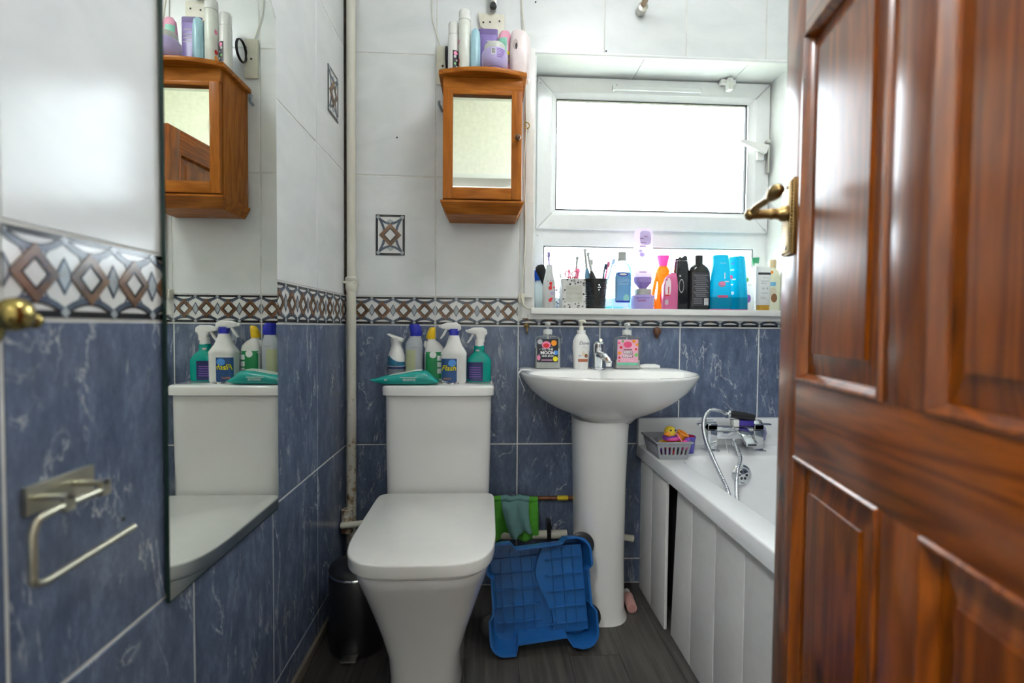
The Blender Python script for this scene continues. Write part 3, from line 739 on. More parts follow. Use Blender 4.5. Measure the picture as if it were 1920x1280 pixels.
MB().loft([ring(PX+0.004, 1.635, 0.092, 0.115, 0, 2.6, 48), ring(PX+0.004, 1.635, 0.090, 0.113, 0.006, 2.6, 48), ring(PX+0.003, 1.635, 0.084, 0.108, 0.03, 2.6, 48), ring(PX+0.002, 1.635, 0.082, 0.107, 0.2, 2.6, 48), ring(PX, 1.635, 0.086, 0.110, 0.45, 2.6, 48), ring(PX, 1.635, 0.092, 0.116, 0.63, 2.6, 48), ring(PX, 1.635, 0.094, 0.118, 0.665, 2.6, 48)]).build('pedestal', 'ceramic', ba, smooth=50)
MB().lathe([(0.02, 0.7115), (0.018, 0.714), (0.006, 0.713)], 20, (0, 1.545, 0)).build('waste', 'chrome', ba)
# basin mixer tap
tp = thing('basin_tap', 'small chrome mixer tap at the back of the basin', 'tap', (0.396, 1.70, 0.822))
MB().lathe([(0.027, 0), (0.027, 0.006), (0.019, 0.009), (0.0185, 0.048), (0.021, 0.054), (0.021, 0.060)], 24).build('base', 'chrome', tp)
MB().tube(bez([(0, 0, 0.05), (0.004, -0.03, 0.052), (0.01, -0.075, 0.045), (0.013, -0.098, 0.03)], 6), [0.014]*12+[0.011]*7, 16).build('spout', 'chrome', tp, smooth=60)
MB().lathe([(0.0095, 0), (0.0095, 0.01), (0.008, 0.012)], 16, (0.013, -0.098, 0.018)).build('aerator', 'white_pl', tp)
MB().loft([ring(0, 0, 0.021, 0.021, 0.061), ring(0, 0, 0.022, 0.022, 0.075), ring(0, -0.002, 0.021, 0.022, 0.088), ring(0, -0.006, 0.016, 0.018, 0.097), ring(0, -0.01, 0.006, 0.01, 0.101)]).tube([(0, -0.008, 0.094), (0, -0.035, 0.104)], [0.009, 0.006], 12).build('lever', 'chrome', tp, smooth=60)

# ---------------- bath
bt = thing('bath', 'white acrylic bath with tongue-and-groove panel along the right wall', 'bath', (0, 0, 0))
BX0, BX1, BY0, BY1, BZ = 0.565, XR-0.002, 0.165, YB-0.006, 0.535
def brect(x0, x1, y0, y1, z, r, k=5):
    out = []
    for cx, cy, a in ((x1-r, y1-r, 0), (x0+r, y1-r, 90), (x0+r, y0+r, 180), (x1-r, y0+r, 270)):
        for i in range(k+1):
            t = R(a+90*i/k); out.append((cx+r*cos(t), cy+r*sin(t), z))
    return out
mb = MB().loft([brect(BX0+0.004, BX1, BY0, BY1, 0.488, 0.004), brect(BX0, BX1, BY0, BY1, 0.491, 0.004), brect(BX0, BX1, BY0, BY1, 0.529, 0.006), brect(BX0+0.003, BX1-0.001, BY0, BY1, 0.534, 0.006), brect(BX0+0.007, BX1-0.002, BY0+0.003, BY1, BZ, 0.008),
                brect(0.640, 1.205, 0.26, 1.612, BZ, 0.09), brect(0.646, 1.20, 0.266, 1.606, 0.531, 0.09), brect(0.654, 1.192, 0.276, 1.597, 0.51, 0.095), brect(0.668, 1.178, 0.32, 1.572, 0.40, 0.10), brect(0.69, 1.155, 0.42, 1.53, 0.22, 0.11), brect(0.72, 1.125, 0.48, 1.49, 0.16, 0.11), brect(0.80, 1.05, 0.6, 1.4, 0.148, 0.1)], False, True)
mb.build('tub', 'acrylic', bt, smooth=50)
MB().box(BX0+0.0, BX1, YB-0.03, YB-0.003, BZ-0.002, 0.634).build('upstand', 'acrylic', bt, bevel=0.003)
ov = MB().lathe([(0.034, 0), (0.034, 0.006), (0.028, 0.011), (0.026, 0.008), (0.004, 0.008)], 28, (0, 0, 0), '-y').build('overflow', 'chrome', bt, loc=(0.866, 1.588, 0.475), rot=(R(-9), 0, 0))
MB().lathe([(0.0225, 0.0075), (0.0225, 0.0125), (0.02, 0.014)], 24, (0, 0, 0), '-y').build('grille', 'chrome', ov)
for k in range(6): MB().lathe([(0.0045, 0.013), (0.0045, 0.0146)], 10, (0.0125*cos(k*pi/3), 0, 0.0125*sin(k*pi/3)), '-y').build('hole', 'gasket', ov)
edges = [1.755, 1.63, 1.497]
for a, b in ((1.63, 1.755), (1.497, 1.63), ):
    MB().box(0.574, 0.584, a+0.001, b-0.001, 0.002, 0.489).build('panel_board', 'panel_paint', bt, bevel=0.0025)
yy = 1.468
mb = MB(); mb.add([(0.586, 1.33, 0.002), (0.596, 1.33, 0.002), (0.596, 1.474, 0.002), (0.586, 1.474, 0.002), (0.586, 1.33, 0.489), (0.596, 1.33, 0.489), (0.596, 1.437, 0.489), (0.586, 1.437, 0.489)], [(3, 2, 1, 0), (4, 5, 6, 7), (0, 1, 5, 4), (1, 2, 6, 5), (2, 3, 7, 6), (3, 0, 4, 7)])
mb.build('panel_board', 'panel_paint', bt, bevel=0.0025)
y = 1.33
while y > 0.2:
    y0 = max(y-0.14, 0.17); MB().box(0.586, 0.596, y0+0.001, y-0.001, 0.002, 0.489).build('panel_board', 'panel_paint', bt, bevel=0.0025); y = y0
    if y <= 0.171: break
MB().box(0.64, 0.65, BY0+0.02, 1.76, 0.0, 0.485).build('gap_shade_sheet', 'gasket', bt, smooth=0)  # black sheet stands in for the shade behind the panel gap
# bath shower mixer
tm = thing('bath_mixer', 'square chrome bath shower mixer with waterfall spout', 'tap', (0.883, 1.675, BZ))
for s in (-1, 1):
    MB().box(s*0.084-0.024, s*0.084+0.024, -0.024, 0.024, 0, 0.006).box(s*0.084-0.0165, s*0.084+0.0165, -0.0165, 0.0165, 0.006, 0.075).build('pillar', 'chrome', tm, bevel=0.0015)
    kb = MB().box(s*0.084-0.0165, s*0.084+0.0165, -0.0165, 0.0165, 0.077, 0.098)
    kb.prism([(0.077, -0.0165), (0.095, -0.0165), (0.108, 0.0), (0.108, 0.0165), (0.077, 0.0165)], s*0.084-0.0165, s*0.084+0.0165, lambda u, v, h_: (h_, v, u))
    kb.box(s*0.084+(0.014 if s > 0 else -0.05), s*0.084+(0.05 if s > 0 else -0.014), -0.008, 0.008, 0.09, 0.097)
    kb.build('lever', 'chrome', tm, bevel=0.0015)
MB().box(-0.07, 0.07, -0.014, 0.014, 0.045, 0.07).box(-0.07, 0.07, -0.012, 0.012, 0.074, 0.088).build('crossbar', 'chrome', tm, bevel=0.002)
sp = MB(); P_ = [(-0.012, 0.075), (-0.03, 0.072), (-0.06, 0.06), (-0.095, 0.037)]
sp.loft([[(x_, y_, z_+dz) for x_, dz in ((-0.005, 0), (0.035, 0), (0.035, 0.012), (-0.005, 0.012))] for y_, z_ in P_]); sp.build('spout', 'chrome', tm, bevel=0.001, smooth=50)
MB().box(0.0, 0.03, -0.0965, -0.094, 0.040, 0.045).build('spout_slot', 'gasket', tm, smooth=0)
MB().box(-0.008, 0.012, -0.016, 0.012, 0.088, 0.112).build('cradle', 'white_pl', tm, bevel=0.002)
MB().lathe([(0.009, 0.0), (0.009, 0.02), (0.012, 0.022), (0.012, 0.03)], 14, (0.0, 0, 0.018)).build('hose_outlet', 'chrome', tm)
hs = thing('shower_handset', 'black and purple hand shower lying on the bath mixer', 'shower head', (0.883, 1.672, BZ+0.112))
MB().tube([(-0.025, 0, 0.02), (0.0, 0, 0.018), (0.03, 0, 0.012), (0.068, 0, 0.004)], [0.011, 0.014, 0.015, 0.015], 16).build('handle', 'black_pl', hs, smooth=60)
MB().box(0.012, 0.064, -0.0165, 0.010, -0.022, -0.002).build('head', M('violet_pl', (0.05, 0.03, 0.28), 0.3), hs, bevel=0.003)
MB().tube([(-0.028, 0, 0.0205), (-0.021, 0, 0.0198)], 0.0165, 18).build('collar', 'chrome', hs)
ho = thing('shower_hose', 'ribbed chrome shower hose looping down into the bath', 'hose', (0.883, 1.675, BZ))
MB().tube(bez([(-0.03, -0.003, 0.133), (-0.06, -0.01, 0.146), (-0.098, -0.015, 0.145), (-0.127, -0.035, 0.112), (-0.130, -0.055, 0.06), (-0.123, -0.095, 0.006), (-0.122, -0.155, -0.04), (-0.130, -0.225, -0.078), (-0.136, -0.27, -0.14), (-0.132, -0.29, -0.22), (-0.110, -0.285, -0.22), (-0.105, -0.23, -0.10), (-0.078, -0.175, -0.034), (-0.036, -0.115, 0.001), (-0.018, -0.06, 0.022), (-0.006, -0.02, 0.032), (0.0, 0, 0.038)], 10), 0.0068, 12).build('hose', 'hose', ho, smooth=60)
MB().tube(bez([(-0.035, -0.01, 0.045), (-0.033, -0.03, 0.0), (-0.028, -0.07, -0.03), (-0.022, -0.075, -0.045), (-0.048, -0.081, -0.053)], 8), 0.0014, 6).build('plug_chain', 'chrome', ho)

# ---------------- toilet roll holder, brass hook, wall hooks
rh = thing('toilet_roll_holder', 'brushed nickel open-ended toilet roll holder on the left wall, empty', 'holder', (XL, 0.0, 0))
MB().box(0.0, 0.006, 0.553, 0.645, 0.756, 0.788).build('back_plate', 'nickel', rh, bevel=0.001)
for y_ in (0.566, 0.617): MB().box(0.006, 0.042, y_-0.005, y_+0.005, 0.771, 0.776).box(0.036, 0.042, y_-0.007, y_+0.007, 0.758, 0.776).build('bracket_arm', 'nickel', rh, bevel=0.001)
MB().tube([(0.038, 0.622, 0.765)]+bez([(0.038, 0.55, 0.765), (0.038, 0.530, 0.762), (0.038, 0.523, 0.748)], 5)+bez([(0.038, 0.523, 0.712), (0.038, 0.524, 0.697), (0.038, 0.537, 0.692)], 5)+[(0.038, 0.668, 0.697)], 0.0042, 12).build('wire_bar', 'nickel', rh, smooth=60)
MB().lathe([(0.003, 0), (0.003, 0.001)], 8, (0.0005, 0.70, 0.695), 'x').build('screw_hole', 'gasket', rh)
kn = thing('robe_hook', 'brass double knob robe hook on the left wall near the camera', 'hook', (XL, 0.512, 0.968))
MB().lathe([(0.026, 0), (0.026, 0.004), (0.02, 0.007)], 24, ax='x').build('rose', 'brass', kn)
MB().lathe([(0.008, 0.006), (0.007, 0.03), (0.010, 0.030), (0.015, 0.035), (0.017, 0.043), (0.015, 0.051), (0.008, 0.056), (0.002, 0.057)], 24, (0, -0.008, 0.010), 'x').build('knob', 'brass', kn, smooth=60)
MB().tube([(0.012, 0.0, 0), (0.03, 0.012, 0.002), (0.036, 0.02, 0.004)], 0.005, 10).lathe([(0.002, -0.0085), (0.006, -0.006), (0.0088, 0), (0.006, 0.006), (0.002, 0.0085)], 18, (0.034, 0.022, 0.004)).build('small_knob', 'brass', kn, smooth=60)
def wall_hook(x, z, label, mat, nm):
    o = thing(nm, label, 'hook', (x, YB-0.003, z))
    MB().lathe([(0.010, 0), (0.010, 0.003), (0.006, 0.006)], 16, (0, 0, 0.008), '-y').build('plate', mat, o)
    MB().tube(bez([(0, -0.005, 0.006), (0, -0.02, 0.0), (0, -0.024, -0.012), (0, -0.014, -0.018)], 5), 0.004, 10).build('hook', mat, o, smooth=60)
    return o
wall_hook(0.146, 0.966, 'tarnished small metal hook on the wall left of the basin', 'old_brass', 'wall_hook')
k2 = thing('coat_peg', 'brown wooden peg on the wall above the right side of the basin', 'peg', (0.632, YB-0.003, 0.958))
MB().lathe([(0.008, 0), (0.007, 0.006), (0.013, 0.010), (0.016, 0.018), (0.013, 0.026), (0.004, 0.029)], 18, ax='-y').build('knob', M('dark_wood', (0.1, 0.035, 0.015), 0.3), k2, smooth=60)
MB().tube([(0, -0.012, -0.008), (0.002, -0.012, -0.026)], [0.009, 0.005], 10).build('drop', MATS['dark_wood'], k2)
# trunking beside the window, cord, ring hook
tr = thing('cable_trunking', 'white plastic cable trunking between the cabinet and the window', 'trunking', (0.153, YB, 1.078))
MB().box(-0.017, 0.014, -0.014, 0, 0, 0.90).build('cover', 'white_pl', tr, bevel=0.002)
MB().box(-0.0172, 0.0142, -0.0145, 0, 0.345, 0.347).build('joint', 'cream_pl', tr, smooth=0)
cd_ = thing('pull_cord', 'thin cream pull cord hanging beside the cabinet', 'cord', (0.128, 1.762, 1.08))
MB().tube(bez([(-0.012, 0.018, 1.2), (-0.010, 0.016, 1.05), (0.002, 0.012, 0.92), (0.006, 0.006, 0.7), (0.008, 0.0, 0.6), (0.0, -0.002, 0.45), (0.008, 0.0, 0.3), (0.006, 0.0, 0.15), (-0.004, 0.002, 0.02), (-0.005, 0.004, -0.01)], 6), 0.0026, 8).build('cord', 'cream_pl', cd_, smooth=60)
MB().tube([(0.010+0.010*cos(a*pi/6), 0.0, 0.615+0.011*sin(a*pi/6)) for a in range(12)], 0.0022, 8, closed=True).build('ring', 'brass', cd_)
MB().box(-0.014, 0.008, 0.004, 0.026, -0.022, 0.012).build('cleat', 'cream_pl', cd_, bevel=0.003)
MB().tube(bez([(-0.002, 0.0, -0.005), (0.004, -0.004, -0.03), (0.02, -0.004, -0.042), (0.038, -0.002, -0.042)], 6), 0.0035, 8).build('loop', 'cream_pl', cd_, smooth=60)
br = thing('wall_bracket', 'cream metal bracket plate with holes on the wall above the cabinet bottles', 'bracket', (0.005, YB-0.002, 2.03))
MB().prism([(-0.045, 0.065), (0.05, 0.065), (0.05, -0.02), (0.01, -0.02), (-0.036, 0.02)], -0.012, -0.004, ).build('plate', 'cream_pl', br, bevel=0.001)
for q in ((-0.026, 0.032), (-0.002, 0.034), (0.032, 0.038)): MB().lathe([(0.0035, 0.0122), (0.0035, 0.0128)], 8, (q[0], 0, q[1]), '-y').build('hole', 'gasket', br)
MB().box(-0.002, 0.02, -0.03, -0.004, 0.075, 0.13).build('hook_stem', 'steel', br, bevel=0.002)
MB().lathe([(0.013, 0), (0.010, 0.012)], 12, (0.009, -0.03, 0.078), '-y').build('cap', 'black_pl', br)
pb = thing('bracket_plate', 'pale cream bracket plate left of the bottles on the cabinet', 'bracket', (-0.166, YB-0.002, 1.86))
MB().box(-0.022, 0.024, -0.008, 0, -0.02, 0.115).build('plate', 'cream_pl', pb, bevel=0.002)
MB().lathe([(0.004, 0.008), (0.004, 0.009)], 8, (0.0, 0, 0.045), '-y').build('hole', 'gasket', pb)
cc = thing('wire_coil', 'small black coiled wire ring hanging behind the bottles left on the cabinet', 'wire', (-0.148, 1.748, 1.915))
for k in range(3): MB().tube([(0.002*k-0.002, 0.034*cos(t*pi/14), 0.036*sin(t*pi/14)) for t in range(28)], 0.0026, 8, closed=True).build('turn', 'black_pl', cc, smooth=60)
MB().tube([(0, 0.030, 0.030), (-0.004, 0.041, 0.034)], 0.002, 6).build('tail', 'black_pl', cc)
st = thing('wall_string', 'thin pale string running down the wall to the cream bracket plate', 'string', (-0.17, YB-0.004, 1.975))
MB().tube(bez([(-0.004, 0, 0.0), (-0.02, 0, 0.05), (-0.034, 0, 0.105), (-0.036, 0, 0.2), (-0.036, 0, 0.35)], 6), 0.0016, 6).build('string', 'cream_pl', st, smooth=60)
hk = thing('cup_hook', 'small grey plastic hook beside the left edge of the wooden cabinet', 'hook', (-0.168, 1.77, 1.748))
MB().tube(bez([(0, 0.015, 0.0), (-0.003, -0.012, 0.0), (-0.008, -0.02, 0.008), (-0.008, -0.012, 0.02)], 5), 0.005, 10).build('hook', M('grey_blue_pl', (0.25, 0.32, 0.38), 0.4), hk, smooth=60)
cp = thing('curtain_rail', 'end of a metal curtain rail fixed high on the wall above the window', 'rail', (0.555, YB-0.003, 2.13))
MB().lathe([(0.018, 0), (0.018, 0.03), (0.014, 0.032)], 20, ax='-y').build('socket', 'steel', cp)
MB().tube([(0, -0.02, 0.004), (0.012, -0.25, 0.06), (0.03, -0.55, 0.14)], 0.011, 14).build('pole', M('pole_wood', (0.55, 0.4, 0.27), 0.4), cp)
# ---------------- cabinet
cb = thing('wall_cabinet', 'small honey pine wall cabinet with a mirrored door', 'cabinet', (-0.019, 0, 0))
X0, X1 = -0.131, 0.131
MB().box(X0, X1, 1.625, 1.786, 1.383, 1.786).build('body', 'honey_v', cb, bevel=0.002)
MB().box(X0+0.002, X1-0.002, 1.612, 1.625, 1.742, 1.784).build('frieze', 'honey_h', cb, bevel=0.001)
tb = []
for i in range(17):
    u = -0.144+0.288*i/16; tb.append((u, 1.605-0.03*(1-(u/0.144)**2)))
mb = MB().prism(tb+[(0.144, 1.787), (-0.144, 1.787)], 1.786, 1.802, lambda u, v, h_: (u, v, h_)); mb.build('top', 'honey_h', cb, bevel=0.004)
mb = MB().loft([[(X0+0.012, 1.64, 1.346), (X1-0.012, 1.64, 1.346), (X1-0.012, 1.786, 1.346), (X0+0.012, 1.786, 1.346)], [(X0-0.006, 1.606, 1.378), (X1+0.006, 1.606, 1.378), (X1+0.006, 1.786, 1.378), (X0-0.006, 1.786, 1.378)], [(X0-0.006, 1.606, 1.384), (X1+0.006, 1.606, 1.384), (X1+0.006, 1.786, 1.384), (X0-0.006, 1.786, 1.384)]])
mb.build('base_moulding', 'honey_h', cb, smooth=0)
dr = bpy.data.objects.new('door', None); col.objects.link(dr); dr.parent = cb
for q in ((X0+0.002, X0+0.034), (X1-0.036, X1-0.002)): MB().box(q[0], q[1], 1.605, 1.623, 1.388, 1.74).build('door_stile', 'honey_v', dr, bevel=0.0025)
for q in ((1.388, 1.426), (1.726, 1.74)): MB().box(X0+0.034, X1-0.036, 1.605, 1.623, q[0], q[1]).build('door_rail', 'honey_h', dr, bevel=0.0025)
pv = [(x_, y_+dy, z_) for z_, dy in ((1.425, 0.0), (1.727, 0.0095)) for x_, y_ in ((X0+0.033, 1.6085), (X1-0.035, 1.6085), (X1-0.035, 1.6115), (X0+0.033, 1.6115))]
MB().add(pv, [(3, 2, 1, 0), (4, 5, 6, 7), (0, 1, 5, 4), (1, 2, 6, 5), (2, 3, 7, 6), (3, 0, 4, 7)]).build('mirror_pane', 'mirror', dr, smooth=0)
MB().lathe([(0.005, 0), (0.005, 0.008), (0.009, 0.012), (0.0105, 0.018), (0.008, 0.024), (0.002, 0.026)], 18, (X1-0.016, 1.605, 1.586), '-y').build('knob', M('knob_wood', (0.16, 0.07, 0.03), 0.35), dr, smooth=60)

# ================================================================== loose things
def put(name, label, cat, x, y, z, rz=0, group=None, rot=None): return thing(name, label, cat, (x, y, z), rz, group, rot)
M('white_bottle', (0.78, 0.78, 0.76), 0.25, var=0.02); M('navy', (0.02, 0.03, 0.13), 0.3); M('print_dark', (0.03, 0.03, 0.04), 0.5)
M('print_white', (0.85, 0.85, 0.85), 0.5); M('print_grey', (0.5, 0.5, 0.52), 0.5); M('teal', (0.0, 0.40, 0.33), 0.25); M('royal', (0.02, 0.03, 0.45), 0.25)
M('yellow_cap', (0.85, 0.55, 0.01), 0.3); M('green_label', (0.01, 0.25, 0.08), 0.35); M('yellow_print', (0.9, 0.8, 0.02), 0.4); M('print_red', (0.7, 0.02, 0.03), 0.4)
M('print_pink', (0.85, 0.25, 0.45), 0.4); M('print_orange', (0.9, 0.3, 0.02), 0.4); M('print_blue', (0.08, 0.3, 0.75), 0.4); M('print_green', (0.15, 0.5, 0.12), 0.4)
M('print_purple', (0.25, 0.12, 0.5), 0.4); M('print_brown', (0.28, 0.12, 0.05), 0.4)
MC('clear', (0.93, 0.95, 0.95), body=0.12, rough=0.08, bodycol=(0.7, 0.72, 0.72))

# ---------------- on the cistern (top z = .774)
CZ = 0.7745
# spray pump head helper
def trigger(root, x, z, hood, trig, collar, hooddir=-1, s=1.0):
    d = hooddir
    pr = [(-d*0.026, 0.018), (-d*0.024, 0.034), (-d*0.008, 0.043), (d*0.025, 0.042), (d*0.047, 0.034), (d*0.05, 0.022), (d*0.03, 0.017), (d*0.01, 0.014), (-d*0.014, 0.010)]
    MB().prism([(x+u*s, z+v*s) for u, v in pr], -0.011*s, 0.011*s).build('spray_head', hood, root, bevel=0.003, smooth=60)
    MB().prism([(x+u*s, z+v*s) for u, v in ((d*0.022, 0.018), (d*0.032, 0.018), (d*0.044, -0.004), (d*0.052, -0.016), (d*0.046, -0.018), (d*0.034, -0.004))], -0.005*s, 0.005*s).build('trigger', trig, root, bevel=0.0015)
    MB().prism([(x+d*0.048*s, z+0.024*s), (x+d*0.056*s, z+0.025*s), (x+d*0.056*s, z+0.034*s), (x+d*0.047*s, z+0.033*s)], -0.006*s, 0.006*s).build('nozzle', trig, root, bevel=0.001)
    MB().loft([ring(x, 0, 0.016*s, 0.013*s, z-0.012*s, 3), ring(x, 0, 0.016*s, 0.013*s, z+0.004*s, 3), ring(x, 0, 0.022*s, 0.012*s, z+0.016*s, 3), ring(x, 0, 0.024*s, 0.012*s, z+0.020*s, 3)]).build('collar', collar, root)
# blue-white air freshener
a = put('air_freshener', 'white and blue contoured air freshener can, leftmost on the cistern', 'air freshener', -0.318, 1.725, CZ)
S = [sec(0, 0.028), sec(0.004, 0.030), sec(0.045, 0.030), sec(0.047, 0.031)]
body(S, 'base', M('silver_grey', (0.5, 0.5, 0.55), 0.3, 0.3), a)
body([sec(0.045, 0.032), sec(0.052, 0.032), sec(0.054, 0.0315)], 'band', 'navy', a)
S2 = [sec(0.052, 0.0315), sec(0.07, 0.0325), sec(0.09, 0.030), sec(0.112, 0.022), sec(0.125, 0.0185), sec(0.138, 0.020), sec(0.152, 0.025, 0.022)]
body(S2, 'cap', 'white_bottle', a)
F_ = Surf(S2)
vs = []; fs = []; nx = 16
for i in range(nx+1):
    x = -0.0305+0.061*i/nx; zt = 0.100-0.030*(i/nx)-0.01*sin(i/nx*pi)
    for j in range(5):
        z = 0.056+(zt-0.056)*j/4; r_ = F_.at(z)[1]*0.97; xx = max(-r_, min(r_, x)); vs.append((xx, F_.y(xx, z, 0.0008), z))
for i in range(nx):
    for j in range(4): q = i*5+j; fs.append((q, q+5, q+6, q+1))
MB().add(vs, fs).build('blue_wrap', M('sea_blue', (0.03, 0.17, 0.30), 0.25), a, recalc=False)
MB().prism([(-0.032, 0.166), (-0.028, 0.168), (0.026, 0.150), (0.024, 0.138), (-0.005, 0.146)], -0.02, 0.02).build('spray_top', 'white_bottle', a, bevel=0.003)
# pale toilet cleaner with blue cap
a = put('toilet_cleaner_bottle', 'translucent pale bottle with royal blue angled cap on the cistern', 'bottle', -0.256, 1.72, CZ)
MT('milky_clear', (0.62, 0.66, 0.70), 0.35); MT('pale_liquid', (0.62, 0.66, 0.42), 0.3)
S = [sec(0, 0.027, 0.022, 3), sec(0.01, 0.029, 0.024, 3), sec(0.12, 0.0295, 0.024, 3), sec(0.136, 0.029, 0.023, 2.6), sec(0.152, 0.022, 0.02, 2.2, 0.003), sec(0.165, 0.017, 0.017, 2, 0.006)]
body(S, 'bottle', 'milky_clear', a); F_ = Surf(S)
p_rect(F_, -0.026, 0.008, 0.006, 0.112, 'pale_liquid', a, 'liquid_window')
p_rect(F_, -0.008, 0.018, 0.118, 0.124, 'print_grey', a, 'printed_mark', nz=2)
MB().loft([ring(0.005, 0, 0.019, 0.018, 0.160, 2.2), ring(0.008, 0, 0.0205, 0.019, 0.168, 2.4), ring(0.004, -0.004, 0.0205, 0.02, 0.192, 2.4), ring(0.0, -0.006, 0.016, 0.016, 0.202, 2.2)]).build('cap', 'royal', a, smooth=60)
# green-label bottle with yellow cap
a = put('bleach_bottle', 'white bottle with green label and yellow spout cap on the cistern', 'bottle', -0.186, 1.728, CZ)
S = [sec(0, 0.031, 0.024, 3), sec(0.008, 0.034, 0.026, 3), sec(0.10, 0.034, 0.026, 3), sec(0.122, 0.031, 0.024, 2.6), sec(0.138, 0.022, 0.02, 2.2, -0.005), sec(0.146, 0.014, 0.014, 2, -0.010), sec(0.155, 0.013, 0.013, 2, -0.013)]
body(S, 'bottle', 'white_bottle', a); F_ = Surf(S)
lb = p_rect(F_, -0.033, 0.033, 0.004, 0.105, 'green_label', a)
p_disc(F_, -0.002, 0.095, 0.012, 0.012, 'print_white', lb)
for z in (0.03, 0.052, 0.075): p_rect(F_, 0.013, 0.032, z, z+0.017, 'print_white', lb, 'printed_shape', 0.0011, 6, 3)
MB().loft([ring(-0.013, 0, 0.0155, 0.0155, 0.150), ring(-0.013, 0, 0.0165, 0.0165, 0.158), ring(-0.010, -0.002, 0.014, 0.014, 0.176), ring(-0.006, -0.004, 0.010, 0.010, 0.189), ring(-0.004, -0.004, 0.005, 0.005, 0.192)]).build('spout_cap', 'yellow_cap', a, smooth=60)
MB().tube(bez([(-0.028, 0, 0.142), (-0.032, 0, 0.128), (-0.024, 0, 0.112), (-0.016, 0, 0.108)], 5), 0.006, 10).build('grip', 'white_bottle', a, smooth=60)
# Flash spray
a = put('bathroom_spray_bottle', 'white trigger spray bottle with blue collar and dark blue Flash label on the cistern', 'spray bottle', -0.114, 1.685, CZ)
S = [sec(0, 0.040, 0.026, 4), sec(0.006, 0.043, 0.028, 4), sec(0.095, 0.044, 0.029, 4), sec(0.102, 0.0455, 0.030, 3.5), sec(0.112, 0.040, 0.028, 3), sec(0.128, 0.029, 0.023, 2.6), sec(0.150, 0.021, 0.018, 2.2), sec(0.164, 0.017, 0.016, 2)]
body(S, 'bottle', 'white_bottle', a); F_ = Surf(S)
lb = p_rect(F_, -0.041, 0.012, 0.003, 0.085, M('flash_blue', (0.02, 0.08, 0.24), 0.3), a)
p_disc(F_, -0.004, 0.07, 0.014, 0.012, 'print_blue', lb)
p_text(F_, 'Flash', -0.016, 0.052, 0.025, 'print_dark', lb, 0.0013, 0.25, 0.035)
p_text(F_, 'Flash', -0.016, 0.052, 0.025, 'yellow_print', lb, 0.0018, 0.25, 0.012)
p_text(F_, 'SPRAY', -0.020, 0.016, 0.010, 'print_orange', lb, 0.0014, 0.1)
trigger(a, 0.0, 0.168, 'white_bottle', 'white_bottle', 'royal', -1, 0.95)
# teal spray
a = put('teal_spray_bottle', 'teal trigger spray bottle with navy label at the right end of the cistern', 'spray bottle', -0.027, 1.728, CZ)
MT('teal_clear', (0.0, 0.42, 0.34), 0.3, 0.2)
S = [sec(0, 0.040, 0.025, 4), sec(0.006, 0.0425, 0.027, 4), sec(0.072, 0.043, 0.028, 4), sec(0.086, 0.037, 0.025, 3), sec(0.098, 0.026, 0.021, 2.6), sec(0.104, 0.019, 0.017, 2.2), sec(0.128, 0.018, 0.016, 2)]
body(S, 'bottle', 'teal_clear', a); F_ = Surf(S)
lb = p_rect(F_, -0.041, 0.014, 0.003, 0.070, 'navy', a)
for z in (0.018, 0.026, 0.034, 0.042, 0.05): p_rect(F_, -0.034, 0.006, z, z+0.0022, 'print_purple', lb, 'printed_line', 0.0011, 6, 1)
p_rect(F_, -0.012, 0.0, 0.108, 0.114, 'print_grey', a, 'printed_mark', nx=3, nz=2)
body([sec(0.126, 0.0165), sec(0.150, 0.0155)], 'neck', 'white_bottle', a)
trigger(a, 0.004, 0.152, 'white_bottle', 'white_bottle', 'white_bottle', -1, 0.95)
# wet wipes
a = put('wet_wipes_pack', 'turquoise packet of wet wipes lying along the front of the cistern', 'wipes', -0.272, 1.635, CZ)
def wring(u, hw, hh, z0): return [(u, -hw*cos(t)*abs(cos(t))**-0.4 if abs(cos(t)) > 1e-6 else 0, z0+hh*(1+math.copysign(abs(sin(t))**0.7, sin(t)))) for t in [2*pi*k/20+0.01 for k in range(20)]]
mb = MB().loft([wring(-0.112, 0.030, 0.0012, 0.016), wring(-0.095, 0.034, 0.006, 0.008), wring(-0.07, 0.036, 0.014, 0.001), wring(-0.02, 0.037, 0.018, 0.0), wring(0.03, 0.037, 0.0225, 0.0), wring(0.07, 0.036, 0.023, 0.0), wring(0.09, 0.034, 0.013, 0.002), wring(0.112, 0.03, 0.0015, 0.008)])
M('wipes_teal', (0.01, 0.36, 0.32), 0.25, var=0.08, bump=0.35, bscale=50); mb.build('pack', 'wipes_teal', a, smooth=60)
MB().loft([[(u, -0.02+0.0*u, z), (u, 0.022, z), (u, 0.022, z+0.003), (u, -0.02, z+0.003)] for u, z in ((-0.05, 0.029), (-0.01, 0.037), (0.03, 0.0445), (0.055, 0.046))]).build('resealable_flap', M('flap_white', (0.62, 0.72, 0.66), 0.3), a, smooth=60)
F_ = Flat(-0.0375)
p_text(F_, 'SENSITIVE', 0.018, 0.018, 0.0105, 'print_white', a, 0.001, sx=0.9); p_text(F_, '60', -0.058, 0.018, 0.010, 'print_white', a, 0.001)
p_rect(F_, -0.012, 0.044, 0.0245, 0.0275, M('mint_print', (0.35, 0.65, 0.6), 0.4), a, 'printed_line', 0.001, 2, 1)
